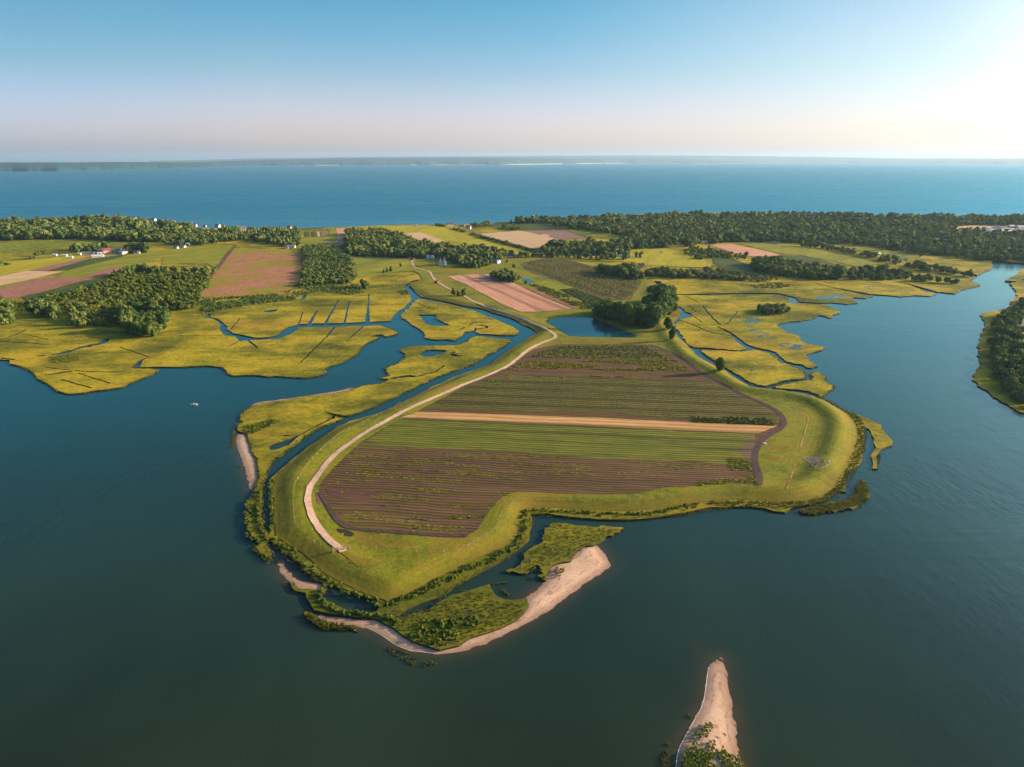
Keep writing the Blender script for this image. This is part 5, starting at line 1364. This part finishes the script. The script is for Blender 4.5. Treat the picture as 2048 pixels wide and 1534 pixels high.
# ------------------------------------------------------------------ buildings, fences, boats
PAINT = {}
def paint(name, col, rough=.7):
    if name not in PAINT:
        n = NT(name)
        f = n.noise(.8, 3)
        c = n.mix(n.ramp(f, [(.35, .0), (.7, .22)]), col, tuple(v * .6 for v in col))
        PAINT[name] = n.fin(c, rough)
    return PAINT[name]
WHITE = paint('white paint', (.66, .64, .62)); GREYW = paint('pale grey siding', (.68, .7, .72)); BLUEW = paint('pale blue siding', (.6, .74, .84))
TANW = paint('tan siding', (.5, .38, .28)); REDW = paint('faded red siding', (.45, .17, .13)); PINKW = paint('pink brick', (.5, .27, .22))
DARKR = paint('dark slate roof', (.05, .055, .065)); GREYR = paint('grey roof', (.2, .21, .23)); REDR = paint('dark red roof', (.2, .06, .05)); TEALR = paint('teal metal roof', (.08, .22, .24))
BLUER = paint('blue metal roof', (.1, .2, .32)); BROWNR = paint('brown shingle roof', (.14, .1, .08)); WHITER = paint('white sheet roof', (.62, .62, .63))
GLASS = NT('window glass').fin((.03, .04, .05), .15, None, .6)
WOODP = paint('weathered fence wood', (.42, .33, .2)); WIRE = paint('fence wire', (.25, .22, .18)); METAL = paint('galvanised metal', (.4, .42, .44)); RUB = paint('black rubber', (.02, .02, .02))

class MB:
    def __init__(s): s.V, s.F = [], []
    def poly(s, *fs):
        for pts in fs:
            b = len(s.V); s.V += [tuple(p) for p in pts]; s.F.append(tuple(range(b, b + len(pts))))
        return s
    def box(s, x0, x1, y0, y1, z0, z1):
        b = len(s.V)
        s.V += [(x, y, z) for z in (z0, z1) for y in (y0, y1) for x in (x0, x1)]
        s.F += [tuple(b + i for i in f) for f in ((0, 2, 3, 1), (4, 5, 7, 6), (0, 1, 5, 4), (2, 6, 7, 3), (0, 4, 6, 2), (1, 3, 7, 5))]
        return s
    def gable(s, x0, x1, y0, y1, z0, z1, ov=.3, th=.18, axis='x'):
        """a thick pitched roof; ridge along axis"""
        def P(u, v, z): return (u, v, z) if axis == 'x' else (v, u, z)
        if axis == 'x': a0, a1, b0, b1 = x0, x1, y0, y1
        else: a0, a1, b0, b1 = y0, y1, x0, x1
        a0 -= ov; a1 += ov; bm_ = (b0 + b1) / 2
        sl = (z1 - z0) / (bm_ - b0)
        e0, e1 = b0 - ov, b1 + ov; ze = z0 - ov * sl
        for t in (0, 1):
            pass
        top = [P(a0, e0, ze + th), P(a1, e0, ze + th), P(a1, bm_, z1 + th), P(a0, bm_, z1 + th)]
        top2 = [P(a0, bm_, z1 + th), P(a1, bm_, z1 + th), P(a1, e1, ze + th), P(a0, e1, ze + th)]
        bot = [P(a0, e0, ze), P(a0, bm_, z1), P(a1, bm_, z1), P(a1, e0, ze)]
        bot2 = [P(a0, bm_, z1), P(a0, e1, ze), P(a1, e1, ze), P(a1, bm_, z1)]
        s.poly(top, top2, bot, bot2, [top[0], bot[0], bot[3], top[1]], [top2[3], top2[2], bot2[2], bot2[1]],
               [top[0], top[3], bot[1], bot[0]], [top[3], top2[3], bot2[1], bot[1]], [top[1], bot[3], bot[2], top[2]], [top[2], bot[2], bot2[2], top2[2]])
        return s
    def build(s, name, mat, parent=None):
        me = bpy.data.meshes.new(name); me.from_pydata(s.V, [], s.F); me.update()
        return link(name, me, mat, parent)

def house(px, wpx, hpx, label, walls=WHITE, roof=GREYR, depth=None, yaw=0.0, storeys=1, axis='x', chimney=True, wings=0, group=None, cat='house', name='house', nwin=3, detail=True, dormers=0, glass=GLASS, pitch=.38, wm=None, hm_=None):
    p = at([px])[0]; m = mpp(p)
    w = wm or max(wpx * m, 3.0); h = hm_ or max(hpx * m, 3.0); d = depth or w * .7
    e = empty(name, tuple(p), R(yaw)); tag(e, label, cat, group)
    ze = h * (1 - pitch); hw, hd = w / 2, d / 2
    mb = MB().box(-hw, hw, -hd, hd, -.5, ze)
    if axis == 'x': mb.poly([(-hw, -hd, ze), (-hw, hd, ze), (-hw, 0, h)], [(hw, -hd, ze), (hw, 0, h), (hw, hd, ze)])
    else: mb.poly([(-hw, -hd, ze), (0, -hd, h), (hw, -hd, ze)], [(-hw, hd, ze), (hw, hd, ze), (0, hd, h)])
    mb.build('wall', walls, e)
    r = MB().gable(-hw, hw, -hd, hd, ze, h, .35, .2, axis).build('roof', roof, e)
    if chimney:
        MB().box(hw * .4, hw * .4 + .8, -.4, .4, ze, h + .9).build('chimney', BROWNR, r)
    if wings:
        for sx in ((-1, 1) if wings == 2 else (1,)):
            x0 = sx * hw * .5
            ww = hw * .36
            MB().box(x0 - ww, x0 + ww, -hd - 1.6, -hd + .5, -.5, ze).poly([(x0 - ww, -hd - 1.6, ze), (x0, -hd - 1.6, h * .96), (x0 + ww, -hd - 1.6, ze)]).build('front_bay', walls, e)
            MB().gable(x0 - ww, x0 + ww, -hd - 1.6, 0, ze, h * .96, .25, .15, 'y').build('bay_roof', roof, e)
    if detail:
        sh = ze / storeys
        for k in range(storeys):
            for i in range(nwin):
                cx = -hw + (i + .5) * w / nwin
                if k == 0 and i == nwin // 2:
                    dr = MB().box(cx - .5, cx + .5, -hd - .06, -hd + .05, 0, 2.1).build('door', DARKR, e)
                    MB().box(cx + .3, cx + .4, -hd - .12, -hd - .06, 1, 1.1).build('handle', METAL, dr)
                    continue
                if wings and abs(abs(cx) - hw * .5) < hw * .36: yy = -hd - 1.6
                else: yy = -hd
                ww2 = min(.5, w / nwin * .22)
                f = MB().box(cx - ww2 - .12, cx + ww2 + .12, yy - .05, yy + .04, k * sh + sh * .3, k * sh + sh * .82).build('window', WHITE, e)
                MB().box(cx - ww2, cx + ww2, yy - .08, yy - .052, k * sh + sh * .35, k * sh + sh * .77).build('pane', glass, f)
        for k in range(storeys):
            f = MB().box(hw - .04, hw + .05, -.7, .7, k * sh + sh * .3, k * sh + sh * .82).build('window', WHITE, e)
            MB().box(hw + .052, hw + .08, -.58, .58, k * sh + sh * .35, k * sh + sh * .77).build('pane', glass, f)
    for i in range(dormers):
        cx = -hw + (i + .5) * w / dormers
        dm = MB().box(cx - .6, cx + .6, -hd * .85, 0, ze, ze + (h - ze) * .65).build('dormer', walls, e)
        MB().gable(cx - .6, cx + .6, -hd * .85, 0, ze + (h - ze) * .65, ze + (h - ze) * .95, .15, .1, 'y').build('dormer_roof', roof, dm)
        MB().box(cx - .35, cx + .35, -hd * .85 - .05, -hd * .85 - .01, ze + .3, ze + (h - ze) * .6).build('pane', glass, dm)
    return e

house((885,531), 14, 17, 'tall grey house with two front gables left of the central wood', GREYW, DARKR, 8, 4, 3, wings=2, nwin=4)
house((1020,511), 14, 10, 'dark mansion with dormers and white windows before the yellow hay field', paint('dark shingle wall', (.1, .11, .14)), DARKR, 9, 3, 2, nwin=4, dormers=3, pitch=.45)
house((861,517), 16, 7, 'pale blue house with twin gables under the trees of the central wood', BLUEW, GREYR, 8, 0, 1, wings=2)
house((995,526), 9, 7, 'small blue and white cottage in front of the central wood', BLUEW, BLUER, 6, -25, 1, wings=1)
house((946,530), 3, 4, 'tiny white shed at the foot of the central wood', WHITE, WHITER, 3, 10, 1, chimney=False, cat='shed', name='shed', nwin=1)
house((583,496), 14, 6, 'long white farmhouse at the top corner of the plantation', WHITE, GREYR, 7, 5, 2, nwin=5)
house((574,497), 5, 3, 'low white annex left of the long farmhouse', WHITE, GREYR, 5, 5, 1, chimney=False, cat='shed', name='shed')
# the farmstead
house((177,508), 20, 4, 'long low grey roofed shed with white fronts in the farmstead', WHITE, GREYR, 8, 8, 1, chimney=False, cat='barn', name='barn', nwin=7)
house((204,506), 9, 6, 'dark blue roofed barn joined to the red barn of the farmstead', paint('dark board', (.1, .1, .12)), BLUER, 9, 8, 1, chimney=False, cat='barn', name='barn')
house((213,507), 8, 9, 'salmon red gabled barn with dark red roof in the farmstead', PINKW, REDR, 12, -25, 1, axis='y', chimney=False, cat='barn', name='barn')
house((200,509), 7, 3, 'small white shed in front of the dark blue barn', WHITE, WHITER, 4, 20, 1, chimney=False, cat='shed', name='shed')
house((196,514), 18, 3, 'long white greenhouse lying askew before the farmstead', WHITER, WHITER, 6, 22, 1, chimney=False, cat='greenhouse', name='greenhouse', detail=False)
house((229,508), 13, 4, 'grey roofed low barn in the middle of the farmstead', GREYW, GREYR, 7, -6, 1, chimney=False, cat='barn', name='barn')
house((238,508), 8, 6, 'teal roofed barn left of the white gabled farmhouse', TEALR, TEALR, 9, -10, 1, chimney=False, cat='barn', name='barn')
house((247,508), 8, 8, 'white gabled farmhouse at the right of the farmstead', WHITE, DARKR, 10, -15, 2, axis='y', nwin=3)
house((238,501), 9, 4, 'blue roofed shed behind the white gabled farmhouse', GREYW, BLUER, 7, 0, 1, chimney=False, cat='shed', name='shed')
house((260,505), 9, 3, 'row of small white sheds right of the gabled farmhouse', WHITE, GREYR, 5, 0, 1, chimney=False, cat='shed', name='shed')
house((275,507), 10, 6, 'white house with dark roof at the right end of the farmstead', WHITE, DARKR, 8, 15, 1, wings=1)
for q, w_, lb in (((110,512), 6, 'low white trailer left of the farmstead'), ((130,513), 7, 'white tarpaulin frame left of the long farm shed'), ((143,517), 5, 'small white lean-to at the corner of the red brown strip'), ((160,510), 4, 'yellowish hut left of the farmstead')):
    house(q, w_, 2, lb, WHITE, WHITER, 3, 5, 1, chimney=False, cat='shed', name='shed', detail=False)
# shore and hill
for q, w_, h_, lb, wl_, rf_ in (((410,454), 5, 4, 'small white house at the foot of the left hill', WHITE, GREYR), ((436,454), 9, 5, 'white house on the sound shore with trees on both sides', WHITE, GREYR),
    ((485,460), 11, 7, 'large white house with a tall roof on the sound shore', WHITE, GREYR), ((579,458), 7, 6, 'pinkish house by the sound left of the vegetable garden', PINKW, GREYR),
    ((561,471), 5, 3, 'small white house among trees left of the vegetable garden', WHITE, WHITER), ((502,476), 4, 4, 'white gable peeping from the trees above the red brown field', WHITE, GREYR),
    ((226,443), 12, 6, 'tan and red house high on the left hill', TANW, REDR), ((268,441), 8, 6, 'white house at the top of the left hill', WHITE, GREYR), ((308,441), 7, 4, 'pink roofed house at the right end of the left hill', WHITE, PINKW),
    ((260,457), 10, 3, 'long white house halfway down the left hill', WHITE, GREYR), ((319,454), 7, 4, 'pale pink house on the right slope of the left hill', PINKW, GREYR), ((273,470), 7, 4, 'blue white house low on the left hill', BLUEW, WHITER),
    ((389,453), 8, 5, 'white shore house right of the left hill', WHITE, REDR), ((397,461), 6, 4, 'grey white house under the left hill by the shore', GREYW, GREYR),
    ((366,495), 9, 4, 'pale house with white cars above the yellow green field', WHITE, GREYR), ((352,497), 8, 4, 'teal roofed shed above the yellow green field', WHITE, TEALR), ((376,490), 6, 4, 'white shed at the lane above the yellow green field', WHITE, WHITER),
    ((899,451), 12, 5, 'dark roofed house on the sound at the head of the long hedge', WHITE, BROWNR), ((937,458), 9, 7, 'steep white gabled house right of the long hedge', WHITE, GREYR), ((924,453), 10, 4, 'low house among trees right of the long hedge', TANW, GREYR),
    ((832,452), 4, 3, 'tiny white hut at the far edge of the yellow hay field', WHITE, WHITER), ((655,487), 8, 3, 'white greenhouse at the lower corner of the vegetable garden', WHITE, WHITER), ((675,489), 8, 3, 'pale shed roof below the pink bare field', WHITE, BLUER),
    ((1356,489), 5, 4, 'small white house at the edge of the great wood', WHITE, GREYR), ((1407,485), 11, 4, 'long white house at the edge of the great wood', WHITE, GREYR), ((1495,483), 6, 4, 'orange white house where the wood meets the bare field', WHITE, TANW),
    ((1551,488), 10, 3, 'grey roofed house behind the long yellow green field', GREYW, GREYR), ((1282,534), 11, 7, 'white and red house in the wood left of the eastern creek', WHITE, REDR), ((1240,514), 7, 4, 'white house beside the country road', WHITE, GREYR),
    ((1434,419 + 14), 5, 5, 'white house showing above the great wood on the sound', WHITE, GREYR), ((1875,481), 8, 3, 'white low house in the right part of the great wood', WHITE, WHITER), ((1890,483), 7, 3, 'second white low house in the right part of the great wood', BLUEW, WHITER),
    ((1757,510), 6, 3, 'white house in the long hedge of the eastern fields', WHITE, WHITER), ((1802,520), 5, 3, 'left white hut under the long hedge', WHITE, WHITER), ((1811,522), 4, 3, 'right white hut under the long hedge', WHITE, GREYR),
    ((1991,498), 5, 4, 'white cottage on the lawn at the right edge', WHITE, WHITER), ((1882,431), 4, 5, 'pale house on the sound shore at the far right', WHITE, GREYR)):
    house(q, w_, h_, lb, wl_, rf_, None, (q[0] * 7) % 50 - 25, 1, chimney=h_ > 4, nwin=3)
# boat yard and village at the right
field('yard', [(1890,458),(1930,452),(1975,451),(2060,452),(2200,453),(2200,467),(2060,466),(1960,466),(1925,463),(1895,462)], 'tan', .5, 30, 'pale bare ground of the boat yard at the right edge', 20)
gbo = np.random.default_rng(5)
yard = [(2016,464,26,3), (2043,463,14,3), (2040,456,12,4), (1985,462,8,3), (1962,461,7,3), (1975,458,6,3), (2001,457,7,4), (2022,455,8,4)]
ylab = ['longest white shed of the boat yard, at its front', 'white shed at the right front of the boat yard', 'white hall at the back right of the boat yard', 'white shed at the middle front of the boat yard', 'pale shed at the left end of the boat yard',
        'grey shed behind the left end of the boat yard', 'blue shed in the middle of the boat yard', 'grey hall at the back of the boat yard']
for (x_, y_, w_, h_), lb in zip(yard, ylab):
    house((x_, y_), w_, h_, lb, [WHITE, GREYW, BLUEW][int(x_) % 3], [WHITER, GREYR, WHITER][int(y_) % 3], 12, 0, 1, chimney=False, cat='shed', name='shed', detail=False)
HULL = []
def boat(loc, L, rz, label, group=None, cabin=True, mat=WHITE, z=None):
    e = empty('boat', loc, rz); tag(e, label, 'boat', group)
    n_ = 9; mb = MB(); ringL, keel, top = [], [], []
    W_ = L * .17
    for i in range(n_):
        u = i / (n_ - 1); x = (u - .5) * L
        w = W_ * (1 - max(0, (u - .45) / .55) ** 2.2) * (0.85 + .15 * min(1, u * 4)); sheer = L * (.10 + .06 * u * u)
        top.append((x, w, sheer)); keel.append((x - (0.03 * L if u > .9 else 0), w * .45, -L * .03))
    sec = []
    for (x, w, zt), (kx, kw, kz) in zip(top, keel):
        sec.append([(x, -w, zt), (kx, -kw, kz), (kx, kw, kz), (x, w, zt)])
    for a, b in zip(sec[:-1], sec[1:]):
        for j in range(3): mb.poly([a[j], b[j], b[j + 1], a[j + 1]])
        mb.poly([(a[0][0], a[0][1] * .88, a[0][2] * .55), (a[3][0], a[3][1] * .88, a[3][2] * .55), (b[3][0], b[3][1] * .88, b[3][2] * .55), (b[0][0], b[0][1] * .88, b[0][2] * .55)])
    mb.poly(sec[0])
    mb.build('hull', mat, e)
    if cabin:
        c = MB().box(-L * .1, L * .12, -W_ * .6, W_ * .6, L * .06, L * .24).build('cabin', WHITE, e)
        MB().box(L * .12, L * .13, -W_ * .5, W_ * .5, L * .15, L * .22).build('windscreen', GLASS, c)
    MB().box(-L * .52, -L * .47, -.15, .15, 0, L * .16).build('outboard_motor', RUB, e)
    MB().box(-L * .3, -L * .24, -W_ * .85, W_ * .85, L * .08, L * .1).build('thwart', TANW, e)
    return e
b0 = flat([(388.5,810)], 0)[0]
boat((b0[0], b0[1], 0.05), 3.6, R(12), 'small white skiff alone on the bay below the left marsh')
for i in range(16):
    q = at([(1935 + i * 7.2 + gbo.uniform(-3, 3), gbo.uniform(456.5, 465))])[0]
    boat((q[0], q[1], q[2] + .7), gbo.uniform(9, 13), R(gbo.uniform(-30, 30)), 'white boat laid up in the yard at the right edge', 'boats laid up in the yard')
sl = flat([(352.5,343.6)], 0)[0]
e = empty('sailboat', (sl[0], sl[1], 0)); tag(e, 'tiny white sailing boat far out before the left shore', 'sailboat')
MB().poly([(-9, 0, 2.2), (-8, -2.4, 2.2), (4, -2.6, 2.2), (11, 0, 2.6), (4, 2.6, 2.2), (-8, 2.4, 2.2)], [(-8, 0, -.5), (-8, -2.4, 2.2), (4, -2.6, 2.2), (11, 0, 2.6), (7, 0, -.5)], [(-8, 0, -.5), (7, 0, -.5), (11, 0, 2.6), (4, 2.6, 2.2), (-8, 2.4, 2.2)]).build('hull', WHITE, e)
MB().box(.8, 1.2, -.2, .2, 2, 26).build('mast', METAL, e)
MB().poly([(.8, .05, 3.5), (-8, .4, 3.5), (.8, .05, 25)], [(1.3, 0, 25), (10, .3, 3.2), (1.3, 0, 4)]).build('sail', WHITE, e)

def car(px, label, mat, L=4.6, rz=0.0, tall=1.5):
    p = at([px])[0]; e = empty('car', tuple(p), R(rz)); tag(e, label, 'car')
    h = tall
    MB().box(-L / 2, L / 2, -.9, .9, .35, h * .58).build('body', mat, e)
    MB().poly([(-L * .36, -.8, h), (L * .16, -.8, h), (L * .16, .8, h), (-L * .36, .8, h)], [(-L * .45, -.9, h * .58), (L * .3, -.9, h * .58), (L * .16, -.8, h), (-L * .36, -.8, h)],
         [(-L * .45, .9, h * .58), (-L * .36, .8, h), (L * .16, .8, h), (L * .3, .9, h * .58)], [(L * .3, -.9, h * .58), (L * .3, .9, h * .58), (L * .16, .8, h), (L * .16, -.8, h)], [(-L * .45, -.9, h * .58), (-L * .36, -.8, h), (-L * .36, .8, h), (-L * .45, .9, h * .58)]).build('cabin', GLASS, e)
    a_ = [(math.cos(k * math.pi / 5) * .34, math.sin(k * math.pi / 5) * .34 + .34) for k in range(10)]
    for sx in (-.32, .31):
        for sy in (-.92, .72):
            mb = MB().poly([(sx * L + a, sy, b) for a, b in a_], [(sx * L + a, sy + .2, b) for a, b in a_][::-1])
            for k in range(10):
                (a, b), (c, d) = a_[k], a_[(k + 1) % 10]
                mb.poly([(sx * L + a, sy, b), (sx * L + a, sy + .2, b), (sx * L + c, sy + .2, d), (sx * L + c, sy, d)])
            mb.build('wheel', RUB, e)
car((1018,514.5), 'white van on the road below the dark mansion', WHITE, 6.5, 3, 2.6)
car((1037,511), 'white car parked right of the dark mansion', WHITE, 5)
car((1323,505.5), 'white car on the lane above the yellow meadow', WHITE, 5)
car((360,494), 'white car beside the pale house over the yellow green field', WHITE, 5)

# distant houses across the sound
xs_ = [2, 6, 12, 20, 29, 58, 79, 86, 121, 126, 137, 142, 147, 152, 158, 164, 172, 179, 186, 205, 214, 222, 232, 241, 262, 290, 344, 350, 374, 385, 397, 410, 427, 431, 434, 440, 446]
for i, x_ in enumerate(xs_):
    yy = np.interp(x_, [0, 120, 200, 330, 420, 450], [342.3, 341.8, 339.6, 336.8, 334.6, 333.2]) + gbo.uniform(-.5, .1)
    p = flat([(x_, yy)], 0)[0]; w_ = gbo.uniform(14, 30)
    e = empty('shore_house', (p[0], p[1], 6), R(gbo.uniform(-20, 20)))
    big = 426 < x_ < 448
    tag(e, 'white house in the bright village at the right end of the far left shore' if big else 'white house in the line along the far left shore', 'house', 'white houses on the far shore')
    w_ = 34 if big else w_
    MB().box(-w_ / 2, w_ / 2, -7, 7, -9, 7).poly([(-w_ / 2, -7, 7), (-w_ / 2, 7, 7), (-w_ / 2, 0, 12)], [(w_ / 2, -7, 7), (w_ / 2, 0, 12), (w_ / 2, 7, 7)]).build('wall', WHITE, e)
    MB().gable(-w_ / 2, w_ / 2, -7, 7, 7, 12, .8, .4).build('roof', GREYR, e)

# ------------------------------------------------------------------ fences
def fence(line, label, step=4.2, hgt=1.25, pw=.05, rails=2, pixel=True, wire=True):
    P = at(line)[:, :2] if pixel else np.asarray(line, float)
    seg = np.linalg.norm(np.diff(P, axis=0), axis=1); cum = np.concatenate([[0], np.cumsum(seg)])
    n_ = min(99, int(cum[-1] / step)); s_ = np.linspace(0, cum[-1], n_ + 1)
    Q = np.stack([np.interp(s_, cum, P[:, 0]), np.interp(s_, cum, P[:, 1])], 1)
    Z = H(Q[:, 0], Q[:, 1])
    o3 = (Q[0, 0], Q[0, 1], Z[0])
    e = empty('fence', o3); tag(e, label, 'fence')
    pm = MB().box(-pw, pw, -pw, pw, -.3, hgt)
    me = bpy.data.meshes.new('post'); me.from_pydata(pm.V, [], pm.F); me.materials.append(WOODP)
    for (x, y), z in zip(Q, Z):
        p = bpy.data.objects.new('post', me); COL.objects.link(p); p.parent = e
        p.location = (x - o3[0], y - o3[1], z - o3[2]); p.rotation_euler = (R(random.uniform(-3, 3)), R(random.uniform(-3, 3)), random.uniform(0, 1)); p.scale = (1, 1, random.uniform(.9, 1.1))
    w = MB()
    for k in range(rails):
        zz = hgt * (.45 + .4 * k); t = .02
        for i in range(len(Q) - 1):
            a = (Q[i, 0] - o3[0], Q[i, 1] - o3[1], Z[i] - o3[2] + zz); b = (Q[i + 1, 0] - o3[0], Q[i + 1, 1] - o3[1], Z[i + 1] - o3[2] + zz)
            w.poly([(a[0], a[1], a[2] - t), (b[0], b[1], b[2] - t), (b[0], b[1], b[2] + t), (a[0], a[1], a[2] + t)])
    w.build('wire', WIRE, e)
    return e
fence([(943,752),(895,772),(875,780),(846,792),(815,806),(781,822),(759,829),(735,843),(711,854),(699,859),(677,871),(660,886),(643,901),(625,918)], 'line of thin fence posts between the western channel and the gravel road')
fence([(625,918),(613,934),(601,952),(592,965),(586,985),(587,1015),(590,1048),(602,1062),(621,1081),(647,1095),(665,1105)], 'wire fence bending round the south-west corner of the dike', 3.2)
fence([(700,1097),(714,1095),(739,1097),(765,1100),(791,1102),(843,1104),(895,1105),(921,1102),(941,1091),(976,1070),(992,1060),(1007,1038),(1021,1013),(1028,1004)], 'wire fence crossing the grass below the big field')
fence([(1028,1004),(1060,998),(1150,1001),(1250,1003),(1330,996),(1420,988),(1500,985)], 'faint fence along the southern dike right of the marsh corner')
fence([(830,545),(825,528),(820,521)], 'short fence left of the far gate', 5)
fence([(868,533),(872,536),(880,537),(895,537)], 'garden fence in front of the tall grey house', 2.2, 1.6)
fence([(1058,566),(1052,569),(1066,571)], 'white fence rails by the small round pond', 3, 1.2)
# gate at the end of the gravel road
g0 = at([(666,1105)])[0]; g1 = at([(699,1099)])[0]
e = empty('gate', tuple(g0), math.atan2(g1[1] - g0[1], g1[0] - g0[0])); tag(e, 'wooden farm gate closing the end of the gravel road', 'gate')
Lg = float(np.linalg.norm(g1[:2] - g0[:2])); dz_ = float(g1[2] - g0[2])
for u in (0, .34, .66, 1): MB().box(Lg * u - .12, Lg * u + .12, -.12, .12, dz_ * u - .3, dz_ * u + 1.7).build('post', WOODP, e)
for k in range(4): MB().poly([(0, 0, .35 + .33 * k), (Lg, 0, dz_ + .35 + .33 * k), (Lg, 0, dz_ + .47 + .33 * k), (0, 0, .47 + .33 * k)], [(0, .05, .35 + .33 * k), (0, .05, .47 + .33 * k), (Lg, .05, dz_ + .47 + .33 * k), (Lg, .05, dz_ + .35 + .33 * k)], [(0, 0, .47 + .33 * k), (Lg, 0, dz_ + .47 + .33 * k), (Lg, .05, dz_ + .47 + .33 * k), (0, .05, .47 + .33 * k)]).build('rail', WOODP, e)
# far gate with its red brown pillars
p = at([(823,520.5)])[0]
e = empty('gateway', tuple(p)); tag(e, 'red brown gateway with two pillars where the gravel road meets the lane', 'gateway')
for sx in (-1, 1):
    pl = MB().box(sx * 2.6 - .7, sx * 2.6 + .7, -.7, .7, -.3, 3.0).build('pillar', PINKW, e)
    MB().box(sx * 2.6 - .85, sx * 2.6 + .85, -.85, .85, 3.0, 3.3).build('cap', REDR, pl)
MB().box(-1.9, 1.9, -.08, .08, .4, 1.8).build('gate_leaf', DARKR, e)
# posts
for q, hh, lb in (((997.5,490), 6, 'thin pale pole standing in the yellow hay field'), ((959,516), 5, 'white pole with a small flag in front of the central wood'), ((1075,510), 6, 'pole beside the country road left of the roadside trees'), ((1097,511), 5, 'pole beside the country road among the roadside trees'), ((1175,510), 5, 'pole beside the country road at the right of the roadside trees')):
    p = at([q])[0]; e = empty('pole', tuple(p)); tag(e, lb, 'pole')
    MB().box(-.15, .15, -.15, .15, -.3, hh).build('shaft', WHITE, e); MB().box(-.9, .9, -.1, .1, hh - .6, hh - .4).build('crossbar', METAL, e)
# heap beside the earth track
p = at([(1529,888)])[0]; e = empty('sack_heap', tuple(p)); tag(e, 'small heap of white sacks on the grass beside the bend of the earth track', 'sacks')
for k in range(5):
    s = BUSH_LO[k][0]; mb = MB(); a = k * 1.3
    for t in ICO: mb.poly([(v[0] * .5 + math.cos(a) * .6, v[1] * .35 + math.sin(a) * .5, v[2] * .22 + .25 + .1 * (k % 2)) for v in t])
    mb.build('sack', WHITE, e)
# dead wood in the scraped patch
soup('debris', scatter([(1622,916),(1648,917),(1658,924),(1645,934),(1630,932)], 1.6, 140), .3, .55, TUFT, paint('dead brush', (.42, .3, .22)), 'dry brushwood strewn over the scraped bare patch')
# ------------------------------------------------------------------ haze
HAZE_D = 3.7e-5
def box_mesh(name, x0, x1, y0, y1, z0, z1):
    V = [(x, y, z) for z in (z0, z1) for y in (y0, y1) for x in (x0, x1)]
    return mesh_np(name, V, [(0, 2, 3, 1), (4, 5, 7, 6), (0, 1, 5, 4), (2, 6, 7, 3), (0, 4, 6, 2), (1, 3, 7, 5)])
hm = bpy.data.materials.new('haze'); hm.use_nodes = True
hm.node_tree.nodes.remove(hm.node_tree.nodes['Principled BSDF'])
pv = hm.node_tree.nodes.new('ShaderNodeVolumePrincipled')
pv.inputs['Color'].default_value = (0.50, 0.76, 1.0, 1)
pv.inputs['Density'].default_value = HAZE_D
pv.inputs['Anisotropy'].default_value = 0.3
hm.node_tree.links.new(pv.outputs[0], hm.node_tree.nodes['Material Output'].inputs['Volume'])
hz = link('haze', box_mesh('haze', -47000, 47000, -2500, 47000, -4.0, 420), hm)
tag(hz, 'thin blue haze over the water and land', None, None, 'stuff')
